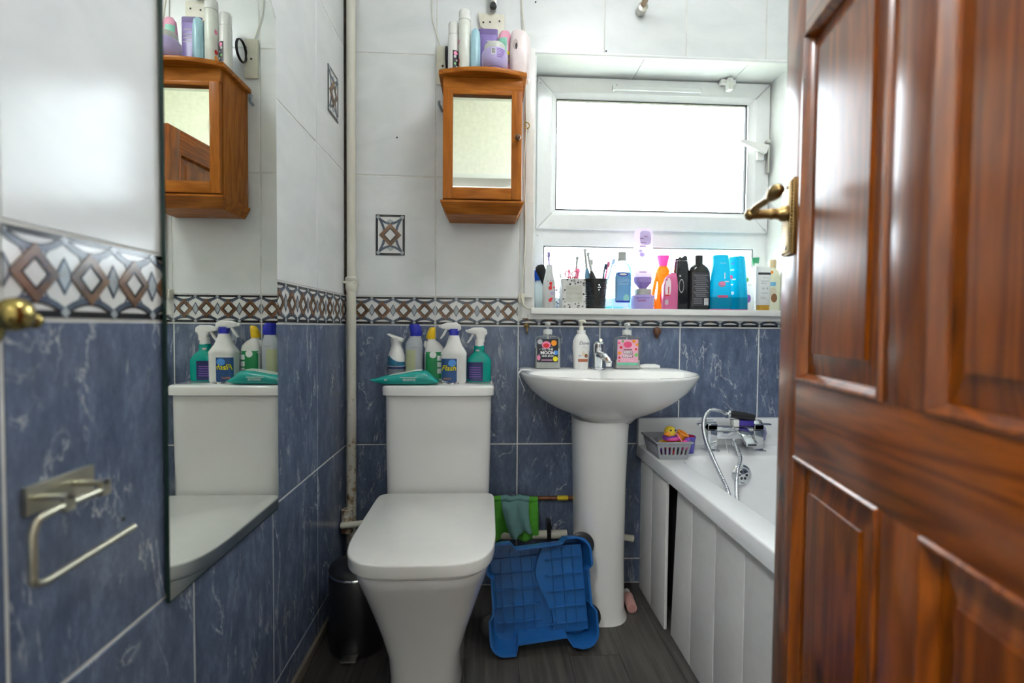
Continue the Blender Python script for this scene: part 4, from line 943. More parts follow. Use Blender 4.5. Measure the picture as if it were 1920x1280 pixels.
# ---------------- on the cabinet (top z = 1.802)
KZ = 1.8025; KY = 1.69
def aerosol(name, label, x, y, r_, h_, mat, capmat, rz=0, capr=None, caph=0.03, cat='aerosol', dome=True):
    a = put(name, label, cat, x, y, KZ, rz); capr = capr or r_*0.95
    S = [sec(0, r_*0.93), sec(0.003, r_), sec(h_-caph-0.008, r_), sec(h_-caph, r_*0.9)]
    body(S, 'can', mat, a); body([sec(h_-caph, capr), sec(h_-0.006, capr*0.97), sec(h_-0.002, capr*0.85), sec(h_, capr*0.45)], 'cap', capmat, a)
    return a, Surf(S)
a, F_ = aerosol('floral_aerosol', 'white aerosol with black floral panel at the left of the cabinet top', -0.121, 1.70, 0.0195, 0.207, 'white_bottle', 'white_bottle', caph=0.045)
lb = p_rect(F_, -0.002, 0.0185, 0.004, 0.105, 'print_dark', a)
for q in ((0.010, 0.018, 'print_pink', 0.008), (0.004, 0.035, 'navy', 0.007), (0.013, 0.05, 'print_white', 0.004), (0.006, 0.06, 'print_green', 0.004), (0.012, 0.072, 'print_white', 0.003), (0.008, 0.095, 'print_pink', 0.007), (0.006, 0.084, 'print_grey', 0.005)): p_disc(F_, q[0], q[1], q[3]*0.9, q[3], q[2], lb)
a, F_ = aerosol('tall_white_aerosol', 'tall plain white spray can, tallest on top of the cabinet', -0.083, 1.685, 0.0205, 0.239, M('pearl_white', (0.76, 0.78, 0.72), 0.3), 'white_bottle', caph=0.035, capr=0.0205)
for z, m_ in ((0.02, 'yellow_print'), (0.045, 'print_orange'), (0.065, 'print_red'), (0.13, 'print_pink')): p_disc(F_, -0.0185, z, 0.0022, 0.008, m_, a)
a = put('pale_blue_bottle', 'slim pale blue bottle between the white can and the purple tube on the cabinet', 'bottle', -0.046, 1.675, KZ); a.scale = (1, 1, 1.17)
M('powder_blue', (0.38, 0.62, 0.72), 0.3)
S = [sec(0, 0.0155), sec(0.01, 0.0165), sec(0.09, 0.017), sec(0.12, 0.0165), sec(0.14, 0.014), sec(0.148, 0.007)]
body(S, 'bottle', 'powder_blue', a); body([sec(0.0, 0.0172), sec(0.022, 0.0178)], 'cap', M('sky_cap', (0.25, 0.52, 0.68), 0.3), a)
a = put('purple_tube', 'purple hair tube standing behind the lilac jar on the cabinet', 'tube', -0.003, 1.715, KZ); a.scale = (1, 1, 1.2)
M('violet', (0.27, 0.20, 0.50), 0.3)
S = [sec(0, 0.026, 0.02), sec(0.02, 0.030, 0.022, 2.2), sec(0.12, 0.032, 0.014, 2.6), sec(0.165, 0.034, 0.003, 3)]
body(S, 'tube', 'violet', a); F_ = Surf(S)
p_rect(F_, -0.03, 0.03, 0.148, 0.166, M('violet_dark', (0.18, 0.13, 0.33), 0.35), a, 'crimp', nz=4)
for z in (0.09, 0.10, 0.11, 0.125): p_rect(F_, -0.005, 0.022, z, z+0.003, 'print_grey', a, 'printed_line', nx=4, nz=1)
a = put('lilac_jar', 'lilac hair mask jar standing upside down at the front of the cabinet top', 'jar', 0.019, 1.612, KZ)
M('lilac', (0.50, 0.42, 0.72), 0.3)
S = [sec(0, 0.030), sec(0.006, 0.033), sec(0.012, 0.040), sec(0.03, 0.043), sec(0.055, 0.0425), sec(0.062, 0.038)]
body(S, 'jar', 'lilac', a); F_ = Surf(S)
body([sec(0.062, 0.035), sec(0.080, 0.034), sec(0.084, 0.031)], 'lid', M('pearl_grey', (0.55, 0.56, 0.52), 0.35), a)
body([sec(-0.0, 0.0265), sec(0.0045, 0.0335)], 'base_ring', M('lilac_dark', (0.3, 0.2, 0.6), 0.3), a)
p_rect(F_, -0.012, 0.002, 0.035, 0.057, 'print_white', a, 'barcode_panel', nx=4, nz=3)
for k in range(6): p_rect(F_, -0.010+k*0.0019, -0.009+k*0.0019, 0.038, 0.054, 'print_dark', a, 'barcode_bar', 0.001, 1, 2)
for k in range(6): p_rect(F_, 0.006, 0.034-0.002*k, 0.053-k*0.005, 0.0555-k*0.005, 'print_purple', a, 'printed_line', nx=6, nz=1)
a = put('pink_floral_tube', 'pink tube with mint and flower print behind the lilac jar', 'tube', 0.055, 1.69, KZ); a.scale = (1, 1, 1.18)
S = [sec(0, 0.021, 0.018), sec(0.02, 0.025, 0.02), sec(0.10, 0.026, 0.018), sec(0.14, 0.022, 0.012), sec(0.152, 0.012, 0.006)]
body(S, 'tube', M('candy_pink', (0.78, 0.36, 0.50), 0.3), a); F_ = Surf(S)
p_rect(F_, -0.022, 0.006, 0.085, 0.128, M('mint', (0.25, 0.58, 0.45), 0.35), a); p_rect(F_, -0.022, 0.014, 0.05, 0.085, M('mauve_grey', (0.35, 0.28, 0.27), 0.4), a)
for q in ((-0.008, 0.088), (0.006, 0.065), (0.01, 0.082)): p_disc(F_, q[0], q[1], 0.005, 0.006, 'yellow_print', a)
a = put('pale_pink_bottle', 'large pale pink bottle with a dark oval at the right end of the cabinet top', 'bottle', 0.106, 1.668, KZ); a.scale = (1, 1, 1.12)
M('blush', (0.80, 0.70, 0.70), 0.3)
S = [sec(0, 0.030, 0.022, 3), sec(0.006, 0.034, 0.024, 3), sec(0.09, 0.036, 0.025, 2.8), sec(0.125, 0.033, 0.023, 2.6, 0.0), sec(0.145, 0.024, 0.018, 2.4, -0.006), sec(0.152, 0.012, 0.01, 2.2, -0.010)]
body(S, 'bottle', 'blush', a); F_ = Surf(S)
p_disc(F_, -0.018, 0.10, 0.009, 0.016, M('blush_dark', (0.55, 0.44, 0.43), 0.4), a); p_disc(F_, -0.015, 0.094, 0.0035, 0.010, 'print_dark', a, off=0.0016)

# ---------------- on the basin deck (z = .822)
BZZ = 0.8225
def pump(root, z, mat, r_=0.0125, stem=0.03, head=0.03, dirx=0.0, diry=-1.0):
    MB().lathe([(r_, z), (r_, z+0.014), (r_*0.9, z+0.017), (r_*0.45, z+0.019), (0.0045, z+0.019), (0.0045, z+stem)], 20).build('pump_collar', mat, root)
    d = Vector((dirx, diry, 0)).normalized()
    h_ = MB().lathe([(0.006, z+stem-0.004), (0.0105, z+stem), (0.0105, z+stem+0.006), (0.006, z+stem+0.008)], 18)
    h_.tube([(0, 0, z+stem+0.004), tuple(d*head*0.7+Vector((0, 0, z+stem+0.004))), tuple(d*head+Vector((0, 0, z+stem-0.001)))], [0.0055, 0.0045, 0.0035], 10); h_.build('pump_head', mat, root, smooth=60)
def soap(name, label, x, labelmat, fill_h, band=None):
    a = put(name, label, 'soap dispenser', x, 1.715, BZZ)
    S = [sec(0, 0.041, 0.024, 6), sec(0.004, 0.045, 0.027, 6), sec(0.104, 0.045, 0.027, 6), sec(0.112, 0.042, 0.025, 5), sec(0.116, 0.030, 0.020, 3), sec(0.119, 0.017, 0.016, 2), sec(0.126, 0.0155, 0.0155, 2)]
    body(S, 'bottle', 'clear', a, cap1=False)
    body([sec(0.003, 0.0435, 0.0255, 6), sec(fill_h, 0.0435, 0.0255, 6)], 'liquid', M('soap_white', (0.78, 0.78, 0.74), 0.3), a)
    MB().lathe([(0.003, 0.01), (0.003, 0.125)], 8).build('dip_tube', 'white_pl', a)
    pump(a, 0.122, M('frost', (0.62, 0.63, 0.62), 0.35), 0.0165, 0.034, 0.03)
    F_ = Surf(S)
    lb = p_rect(F_, -0.040, 0.034, 0.024, 0.106, labelmat, a)
    return a, lb, F_
a, lb, F_ = soap('moon_soap_dispenser', 'clear soap pump bottle with black TO THE MOON label, leftmost on the basin', 0.216, M('label_black', (0.02, 0.02, 0.03), 0.4), 0.072)
p_text(F_, 'TO THE', -0.004, 0.069, 0.0115, 'print_white', lb, bold=0.02); p_text(F_, 'MOON', -0.003, 0.057, 0.0155, 'print_white', lb, bold=0.04); p_text(F_, 'AND BACK', -0.002, 0.046, 0.0085, 'print_white', lb, bold=0.02)
p_disc(F_, -0.008, 0.085, 0.016, 0.013, 'print_pink', lb); p_disc(F_, -0.008, 0.083, 0.011, 0.008, 'print_red', lb, off=0.0014)
p_disc(F_, 0.019, 0.092, 0.010, 0.010, 'print_orange', lb); p_disc(F_, 0.026, 0.058, 0.008, 0.008, 'print_blue', lb); p_disc(F_, 0.025, 0.036, 0.009, 0.009, 'yellow_print', lb)
p_disc(F_, -0.034, 0.040, 0.006, 0.010, 'print_pink', lb); p_disc(F_, -0.030, 0.096, 0.009, 0.009, 'print_grey', lb); p_rect(F_, -0.025, 0.014, 0.030, 0.034, M('print_mauve', (0.5, 0.25, 0.4), 0.4), lb, 'printed_line', 0.0011, 8, 1)
for q in ((-0.03, 0.07), (-0.028, 0.06), (-0.033, 0.052), (0.012, 0.079)): p_disc(F_, q[0], q[1], 0.0013, 0.0013, 'print_white', lb)
a, lb, F_ = soap('pink_soap_dispenser', 'clear soap pump bottle with pink fruit-pattern label right of the basin tap', 0.502, M('label_pink', (0.80, 0.40, 0.52), 0.4), 0.032)
p_rect(F_, -0.040, 0.034, 0.016, 0.0245, M('label_mint', (0.15, 0.55, 0.35), 0.4), a, 'label_band')
p_text(F_, 'POSITIVE', -0.004, 0.070, 0.0075, 'print_dark', lb, bold=0.02)
for s_, z in (('VIBES', 0.060), ('ONLY', 0.047)):
    p_text(F_, s_, -0.0035, z-0.001, 0.0145, 'print_dark', lb, 0.0013, bold=0.05); p_text(F_, s_, -0.004, z, 0.0135, 'print_white', lb, 0.0018, bold=0.015)
p_disc(F_, -0.004, 0.088, 0.015, 0.011, M('print_rose', (0.75, 0.08, 0.2), 0.4), lb)
for q in ((0.018, 0.100, 'print_orange', 0.006), (0.029, 0.088, 'print_orange', 0.005), (-0.028, 0.078, 'print_red', 0.005), (0.026, 0.072, 'print_red', 0.004), (-0.033, 0.058, 'print_orange', 0.006), (0.027, 0.052, 'print_green', 0.0065), (-0.033, 0.042, 'print_red', 0.004), (-0.022, 0.100, 'print_green', 0.004), (-0.035, 0.094, 'print_rose', 0.004), (-0.034, 0.03, 'print_rose', 0.003)): p_disc(F_, q[0], q[1], q[3], q[3], q[2], lb)
# Dove pump
a = put('hand_wash_bottle', 'white hand wash pump bottle with bronze label band left of the tap', 'soap dispenser', 0.335, 1.705, BZZ, R(-6))
S = [sec(0, 0.024, 0.02, 2.4), sec(0.005, 0.0265, 0.021, 2.4), sec(0.04, 0.028, 0.022, 2.4), sec(0.075, 0.031, 0.023, 2.4), sec(0.10, 0.0295, 0.022, 2.4), sec(0.115, 0.023, 0.019, 2.2), sec(0.124, 0.0165, 0.0155, 2)]
body(S, 'bottle', 'white_bottle', a); F_ = Surf(S)
body([sec(0.122, 0.0155), sec(0.138, 0.0155)], 'collar', 'white_bottle', a); pump(a, 0.134, M('cream_pump', (0.75, 0.72, 0.60), 0.35), 0.008, 0.032, 0.016, 1.0, -0.4)
p_text(F_, 'Dove', 0.008, 0.092, 0.016, 'navy', a, shear=0.3); p_disc(F_, 0.008, 0.081, 0.003, 0.0015, 'print_grey', a)
p_rect(F_, -0.012, 0.022, 0.026, 0.037, M('bronze', (0.42, 0.13, 0.06), 0.4), a)
p_rect(F_, -0.004, 0.020, 0.0745, 0.0757, 'print_grey', a, 'printed_line', nx=4, nz=1)
p_disc(F_, 0.016, 0.048, 0.006, 0.007, 'print_brown', a); p_disc(F_, -0.006, 0.048, 0.006, 0.004, 'print_grey', a); p_disc(F_, 0.006, 0.055, 0.006, 0.009, M('print_cream', (0.7, 0.62, 0.5), 0.4), a)
# soap bar on the deck, flannel strip over the rim
a = put('soap_bar', 'flat white soap bar on the right back edge of the basin', 'soap', 0.592, 1.735, BZZ)
MB().loft([ring(0, 0, 0.036, 0.018, 0, 3), ring(0, 0, 0.040, 0.021, 0.005, 3), ring(0, 0, 0.039, 0.020, 0.011, 3), ring(0, 0, 0.032, 0.015, 0.014, 3)]).build('bar', M('soap_bar', (0.8, 0.8, 0.78), 0.4), a, smooth=60)
MB().loft([ring(0.002, 0.0, 0.031, 0.0145, 0.0135, 3), ring(0.002, 0.0, 0.022, 0.010, 0.016, 3)]).build('stamp', MATS['soap_bar'], a, smooth=60)
a = put('flannel_strip', 'thin white cloth strip hanging over the left rim of the basin', 'cloth', 0.118, 1.60, 0.826)
pts = [(0.03, 0, 0.0), (0.012, 0, 0.002), (-0.004, 0, 0.0), (-0.012, 0, -0.012), (-0.004, 0, -0.035), (0.006, 0, -0.06), (0.010, 0, -0.068)]
MB().loft([[(p[0], p[1]-0.014, p[2]), (p[0], p[1]+0.014, p[2]), (p[0]-0.0018, p[1]+0.014, p[2]+0.0012), (p[0]-0.0018, p[1]-0.014, p[2]+0.0012)] for p in pts]).build('cloth', M('cloth_white', (0.72, 0.74, 0.74), 0.8, bump=0.3), a, smooth=60)

# ---------------- window sill things (z = 1.04)
SZ = 1.0405
a = put('blue_capped_bottle', 'clear bottle with blue cap at the far left end of the sill', 'bottle', 0.214, 1.925, SZ, 0, None, (0, R(-3), 0))
S = [sec(0, 0.022, 0.016, 3), sec(0.004, 0.024, 0.018, 3), sec(0.095, 0.024, 0.018, 3), sec(0.112, 0.016, 0.014, 2.4), sec(0.118, 0.013)]
body(S, 'bottle', MT('frosted', (0.75, 0.8, 0.8), 0.5), a); body([sec(0.114, 0.019), sec(0.152, 0.021), sec(0.156, 0.019)], 'cap', MT('cap_blue', (0.03, 0.16, 0.62), 0.4), a)
# patterned clear cup with brush and toothbrush
a = put('patterned_tumbler', 'clear plastic tumbler with leopard spots behind the poppy bottle', 'cup', 0.262, 1.895, SZ)
MB().lathe([(0.028, 0.0), (0.030, 0.003), (0.036, 0.085), (0.0345, 0.085), (0.0285, 0.005), (0.0, 0.004)], 28, cap0=True, cap1=False).build('tumbler', 'clear', a)
S = Surf([sec(0, 0.030), sec(0.085, 0.036)]); random.seed(3)
for k in range(26):
    x = random.uniform(-0.027, 0.027); z = random.uniform(0.006, 0.078); p_disc(S, x, z, random.uniform(0.002, 0.0035), random.uniform(0.002, 0.004), random.choice(['print_dark', 'print_pink', 'print_purple', 'lilac']), a, off=0.0006, seg=8)
a = put('makeup_brush', 'large fluffy black makeup brush leaning left in the tumbler', 'brush', 0.247, 1.885, SZ+0.006, 0, None, (0, R(-15), 0))
MB().lathe([(0.004, 0), (0.0045, 0.05), (0.0075, 0.08), (0.008, 0.095)], 12).build('handle', 'black_pl', a)
MB().loft([ring(0, 0, 0.008, 0.007, 0.094), ring(0, 0, 0.014, 0.010, 0.125), ring(0, 0, 0.020, 0.013, 0.15), ring(0, 0, 0.019, 0.012, 0.163), ring(0, 0, 0.010, 0.007, 0.171)]).build('bristles', M('bristle', (0.01, 0.01, 0.01), 0.9, bump=0.8, bscale=300), a, smooth=60)
def toothbrush(name, label, x, y, z, L, lean, leany, c1, c2, grip=0.0, elec=False):
    a = put(name, label, 'toothbrush', x, y, z, 0, None, (R(leany), R(lean), 0))
    if elec:
        MB().lathe([(0.011, 0), (0.0125, 0.02), (0.0125, L*0.52), (0.008, L*0.62), (0.005, L*0.66)], 16).build('handle', c1, a)
        MB().tube([(0, 0, L*0.64), (0, 0, L-0.012), (0, 0, L)], [0.0052, 0.0042, 0.0045], 10).build('neck', c2, a)
        MB().lathe([(0.0065, -0.004), (0.0072, 0.0), (0.0065, 0.006)], 14, (0, 0, L-0.003), '-y').lathe([(0.005, 0.006), (0.0048, 0.013)], 12, (0, 0, L-0.003), '-y').build('brush_head', c2, a)
    else:
        MB().tube([(0, 0, 0), (0, 0, L*0.5), (0, 0, L*0.78), (0, 0, L)], [0.005, 0.0065, 0.0042, 0.0052], 10, flat=0.8).build('handle', c1, a, smooth=60)
        MB().box(-0.0055, 0.0055, -0.015, -0.003, L-0.022, L-0.001).build('bristles', c2, a, bevel=0.001)
    return a
MT('lilac_t', (0.45, 0.38, 0.65), 0.4); M('tb_white', (0.42, 0.43, 0.42), 0.3); M('tb_blue', (0.12, 0.28, 0.42), 0.35); MT('tb_pink', (0.85, 0.3, 0.5), 0.4); M('tb_navy', (0.02, 0.06, 0.12), 0.3); MT('tb_clear', (0.55, 0.65, 0.8), 0.5)
toothbrush('lilac_toothbrush', 'lilac toothbrush standing in the tumbler behind the poppy bottle', 0.262, 1.91, SZ+0.005, 0.222, -6, 0, 'lilac_t', 'lilac_t')
# poppy bottle
a = put('poppy_bottle', 'slim white bottle with red poppies near the left end of the sill', 'bottle', 0.232, 1.815, SZ)
S = [sec(0, 0.0215, 0.019), sec(0.004, 0.024, 0.02), sec(0.06, 0.025, 0.02), sec(0.10, 0.022, 0.018), sec(0.128, 0.0155, 0.014), sec(0.134, 0.0135), sec(0.16, 0.0125), sec(0.163, 0.011)]
body(S, 'bottle', MT('poppy_white', (0.7, 0.7, 0.7), 0.35), a); F_ = Surf(S)
for q in ((0.004, 0.092, 0.006), (0.002, 0.075, 0.007), (0.004, 0.083, 0.004), (0.003, 0.030, 0.007), (0.008, 0.036, 0.004), (0.018, 0.078, 0.004)): p_disc(F_, q[0], q[1], q[2], q[2], 'print_red', a)
for q in ((0.010, 0.028), (0.004, 0.103), (-0.006, 0.1), (0.014, 0.052), (0.012, 0.10)): p_disc(F_, q[0], q[1], 0.003, 0.004, 'print_grey', a)
p_disc(F_, 0.010, 0.055, 0.007, 0.007, 'lilac', a)
# leopard card box holder with scissors etc.
bx = put('leopard_print_holder', 'white leopard-print pen holder box with a grey handwritten panel', 'holder', 0.323, 1.835, SZ)
hw, hh = 0.043, 0.111
MB().box(-hw, hw, -0.040, -0.038, 0, hh).box(-hw, hw, 0.038, 0.040, 0, hh).box(-hw, -hw+0.002, -0.038, 0.038, 0, hh).box(hw-0.002, hw, -0.038, 0.038, 0, hh).box(-hw+0.002, hw-0.002, -0.038, 0.038, 0, 0.003).build('box', M('card_white', (0.66, 0.66, 0.64), 0.6), bx, smooth=0)
F_ = Flat(-0.040); p_rect(F_, -0.031, 0.031, 0.024, 0.086, M('card_panel', (0.55, 0.56, 0.5), 0.6), bx, 'panel', 0.0004, 1, 1)
random.seed(11)
for k in range(34):
    while True:
        x = random.uniform(-0.040, 0.040); z = random.uniform(0.003, 0.107)
        if abs(x) > 0.034 or z < 0.020 or z > 0.090: break
    r_ = random.uniform(0.002, 0.0042); p_disc(F_, x, z, r_, r_*random.uniform(0.7, 1.2), 'print_dark', bx, 'leopard_spot', 0.0004, 9, inner=random.choice([0, 0.5, 0.55]))
M('pencil_grey', (0.36, 0.36, 0.33), 0.6)
for z, segs in ((0.074, ((-0.026, -0.020), (-0.016, -0.002), (0.0, 0.010))), (0.056, ((-0.026, -0.004), (0.004, 0.024))), (0.038, ((-0.026, -0.012), (0.002, 0.026)))):
    for x0, x1 in segs:
        mb = MB(); n_ = max(3, int((x1-x0)/0.0022)); pt = [(x0+(x1-x0)*i/n_, -0.0406, z+(0.005 if i % 2 else -0.004)*(0.6+0.4*sin(i*2.1))) for i in range(n_+1)]
        mb.tube(pt, 0.0005, 4); mb.build('handwriting', 'pencil_grey', bx)
sx = put('scissors', 'red-handled scissors standing in the leopard-print holder', 'scissors', 0.318, 1.822, SZ+0.006)
for s in (-1, 1):
    MB().tube([(s*0.0135+0.0115*cos(t*pi/8), 0, 0.124+0.012*sin(t*pi/8)) for t in range(16)], 0.0022, 8, closed=True).tube([(s*0.004, 0, 0.114), (s*0.001, 0, 0.09)], 0.003, 8).build('finger_loop', M('scissor_red', (0.6, 0.05, 0.1), 0.3), sx, smooth=60)
    MB().prism([(s*0.003, 0.095), (s*0.0005, 0.004), (-s*0.004, 0.06), (-s*0.003, 0.095)], -0.001+s*0.001, 0.0+s*0.001).build('blade', 'steel', sx, smooth=0)
pc = put('tweezers', 'thin grey tweezers leaning left out of the leopard-print holder', 'tweezers', 0.300, 1.815, SZ+0.006, 0, None, (0, R(-12), 0))
for s in (-1, 1): MB().tube([(s*0.0025, 0, 0), (s*0.003, 0, 0.06), (s*0.001, 0, 0.13)], 0.0016, 6).build('prong', 'steel', pc)
for nm, lb_, x_, L_, w_ in (('pink_nail_file', 'narrow pink handle sticking up between the scissor loops', 0.312, 0.150, 0.006), ('pink_comb', 'wide pink comb end sticking up right of the scissors', 0.345, 0.152, 0.012)):
    o_ = put(nm, lb_, 'comb' if 'comb' in nm else 'nail file', x_, 1.85, SZ+0.004)
    MB().box(-w_*0.5, w_*0.5, -0.002, 0.002, 0, L_*0.85).prism([(-w_*0.5, L_*0.83), (w_*0.5, L_*0.83), (w_*0.9, L_*0.93), (w_*0.6, L_), (-w_*0.7, L_*0.98)], -0.002, 0.002).build('handle', 'tb_pink', o_, bevel=0.001)
toothbrush('small_white_toothbrush', 'slim white electric brush head rising from behind the leopard-print holder', 0.335, 1.86, SZ+0.004, 0.195, 3, 0, 'tb_white', 'tb_white', elec=True)
# black mesh pot
mp_ = put('mesh_pot', 'black perforated plastic pot full of toothbrushes on the sill', 'pot', 0.413, 1.835, SZ)
mb = MB(); nU, nV = 34, 12; hP = 0.108
def pr_(u, v, d=0.0):
    r_ = 0.0365+0.008*v+d; a_ = 2*pi*u; return (r_*cos(a_), r_*sin(a_), 0.002+hP*v)
for j in range(nV):
    for i in range(nU):
        off = 0.5*(j % 2); u0, u1 = (i+off)/nU, (i+1+off)/nU; v0, v1 = j/nV, (j+1)/nV
        if j in (0, nV-1):
            mb.add([pr_(u0, v0), pr_(u1, v0), pr_(u1, v1), pr_(u0, v1)], [(0, 1, 2, 3)]); continue
        m_ = 0.24; O = [(u0, v0), (u1, v0), (u1, v1), (u0, v1)]
        I = [(u0+(u1-u0)*p, v0+(v1-v0)*q) for p, q in ((0.5, m_*0.6), (1-m_, 0.5), (0.5, 1-m_*0.6), (m_, 0.5))]
        vv = [pr_(*p) for p in O]+[pr_(*p) for p in I]
        mb.add(vv, [(0, 1, 4), (1, 5, 4), (1, 2, 5), (2, 6, 5), (2, 3, 6), (3, 7, 6), (3, 0, 7), (0, 4, 7)])
mb.build('mesh_wall', 'black_pl', mp_, recalc=False, smooth=60)
MB().lathe([(0.0365, 0), (0.0375, 0.006)], 34).build('base', 'black_pl', mp_); MB().tube([(0.0452*cos(2*pi*i/34), 0.0452*sin(2*pi*i/34), 0.111) for i in range(34)], 0.0024, 8, closed=True).build('rim', 'black_pl', mp_)
toothbrush('blue_electric_toothbrush', 'white and blue electric toothbrush leaning left in the black pot', 0.397, 1.842, SZ+0.012, 0.216, -7, 0, 'tb_blue', 'tb_white', elec=True)
toothbrush('black_electric_toothbrush', 'black electric toothbrush with grey head leaning left in the black pot', 0.425, 1.828, SZ+0.012, 0.204, -13, 0, 'black_pl', 'tb_white', elec=True)
toothbrush('thin_white_toothbrush', 'thin white toothbrush at the back of the black pot', 0.408, 1.862, SZ+0.012, 0.18, -3, 0, 'tb_white', 'tb_white')
toothbrush('navy_toothbrush', 'dark navy toothbrush leaning right in the black pot', 0.428, 1.84, SZ+0.012, 0.162, 8, 0, 'tb_navy', 'tb_navy')
toothbrush('pink_toothbrush', 'pink toothbrush leaning right in the black pot', 0.436, 1.846, SZ+0.012, 0.172, 9, 0, 'tb_pink', 'tb_pink')
toothbrush('clear_toothbrush_case', 'clear blue toothbrush leaning far right out of the black pot', 0.437, 1.852, SZ+0.012, 0.188, 15, 0, 'tb_clear', 'tb_clear')
# mouthwash
a = put('mouthwash_bottle', 'clear mouthwash bottle with blue label and white cap', 'bottle', 0.514, 1.835, SZ)
S = [sec(0, 0.031, 0.022, 3.5), sec(0.005, 0.035, 0.025, 3.5), sec(0.15, 0.036, 0.025, 3.5), sec(0.168, 0.030, 0.022, 2.8), sec(0.178, 0.017, 0.016, 2), sec(0.188, 0.0145)]
body(S, 'bottle', MC('mouthwash_clear', (0.86, 0.95, 0.96), 0.14, 0.08, (0.7, 0.85, 0.88)), a); F_ = Surf(S)
body([sec(0.184, 0.0165), sec(0.212, 0.0160), sec(0.218, 0.0145)], 'cap', 'tb_white', a)
lb = p_disc(F_, -0.001, 0.082, 0.030, 0.058, M('label_blue', (0.14, 0.36, 0.66), 0.4), a, 'label', 0.0006, 28, 8)
p_disc(F_, -0.002, 0.131, 0.020, 0.007, 'royal', lb, 'badge'); p_disc(F_, -0.002, 0.131, 0.015, 0.004, 'print_white', lb, 'badge', off=0.0015)
p_text(F_, 'CLEAN', 0.0, 0.108, 0.018, M('label_pale', (0.4, 0.62, 0.85), 0.4), lb, sx=0.75); p_disc(F_, 0.012, 0.042, 0.012, 0.014, M('label_aqua', (0.3, 0.65, 0.65), 0.4), lb)
p_rect(F_, -0.029, 0.026, 0.026, 0.032, 'royal', lb, 'printed_band', 0.0012, 8, 1); p_rect(F_, -0.018, 0.018, 0.094, 0.0955, 'print_white', lb, 'printed_line', 0.0012, 8, 1)
a = put('aqua_lid', 'flat aqua soap dish behind the mouthwash bottle', 'dish', 0.50, 1.905, SZ)
MB().loft([ring(0, 0, 0.036, 0.02, 0, 4), ring(0, 0, 0.040, 0.024, 0.012, 4), ring(0, 0, 0.037, 0.021, 0.012, 4), ring(0, 0, 0.034, 0.018, 0.004, 4)]).build('dish', MT('aqua', (0.25, 0.75, 0.8), 0.5), a)
MB().loft([ring(0, 0, 0.03, 0.015, 0.0045, 3), ring(0, 0, 0.032, 0.016, 0.012, 3), ring(0, 0, 0.026, 0.012, 0.016, 3)]).build('soap', MT('aqua_soap', (0.6, 0.85, 0.85), 0.4), a)
# jar + tube on it
MT('lilac_back', (0.56, 0.47, 0.80), 0.35); MT('lilac_pale', (0.80, 0.72, 0.92), 0.55)
a = put('hair_mask_jar', 'lilac hair mask jar with silver lid on the sill', 'jar', 0.595, 1.83, SZ)
S = [sec(0, 0.036), sec(0.004, 0.040), sec(0.03, 0.0435), sec(0.052, 0.043), sec(0.055, 0.038)]
body(S, 'jar', 'lilac_back', a); F_ = Surf(S); body([sec(0.055, 0.0335), sec(0.076, 0.0335), sec(0.078, 0.031)], 'lid', M('silver_lid', (0.5, 0.5, 0.48), 0.3, 0.6), a)
p_rect(F_, -0.035, 0.012, 0.040, 0.044, 'violet', a, 'printed_band', nx=10, nz=1); p_rect(F_, -0.03, 0.0, 0.028, 0.036, M('print_plum', (0.4, 0.2, 0.45), 0.4), a, 'printed_band', nx=8, nz=1); p_rect(F_, 0.029, 0.036, 0.018, 0.042, 'print_white', a, 'barcode_panel', nx=2, nz=2)
for k in range(4): p_rect(F_, 0.0295, 0.0355, 0.021+k*0.005, 0.023+k*0.005, 'tb_blue', a, 'barcode_bar', 0.001, 2, 1)
a = put('conditioner_tube', 'tall pale lilac conditioner tube standing on the hair mask jar', 'tube', 0.594, 1.83, SZ+0.0785)
body([sec(0, 0.014), sec(0.004, 0.017), sec(0.022, 0.032, 0.024), sec(0.024, 0.0345, 0.026), sec(0.042, 0.035, 0.026), sec(0.044, 0.033, 0.024)], 'cap', MT('cap_violet', (0.42, 0.30, 0.66), 0.3), a)
S = [sec(0.044, 0.034, 0.024), sec(0.12, 0.036, 0.02, 2.2), sec(0.20, 0.038, 0.012, 2.6), sec(0.222, 0.034, 0.006, 2.6), sec(0.230, 0.026, 0.003, 2.4)]
body(S, 'tube', 'lilac_pale', a); F_ = Surf(S)
p_disc(F_, 0.004, 0.193, 0.022, 0.028, M('lilac_label', (0.62, 0.5, 0.82), 0.4), a, 'label', n=3)
for x0, x1, z in ((-0.018, -0.004, 0.188), (-0.002, 0.012, 0.196), (-0.016, 0.006, 0.172), (-0.018, 0.004, 0.158), (-0.02, 0.006, 0.060)): p_rect(F_, x0, x1, z, z+0.004, 'print_plum', a, 'printed_line', 0.0014, 4, 1)
p_disc(F_, -0.010, 0.128, 0.009, 0.008, 'lilac_back', a); p_disc(F_, -0.016, 0.142, 0.006, 0.005, 'lilac_back', a)
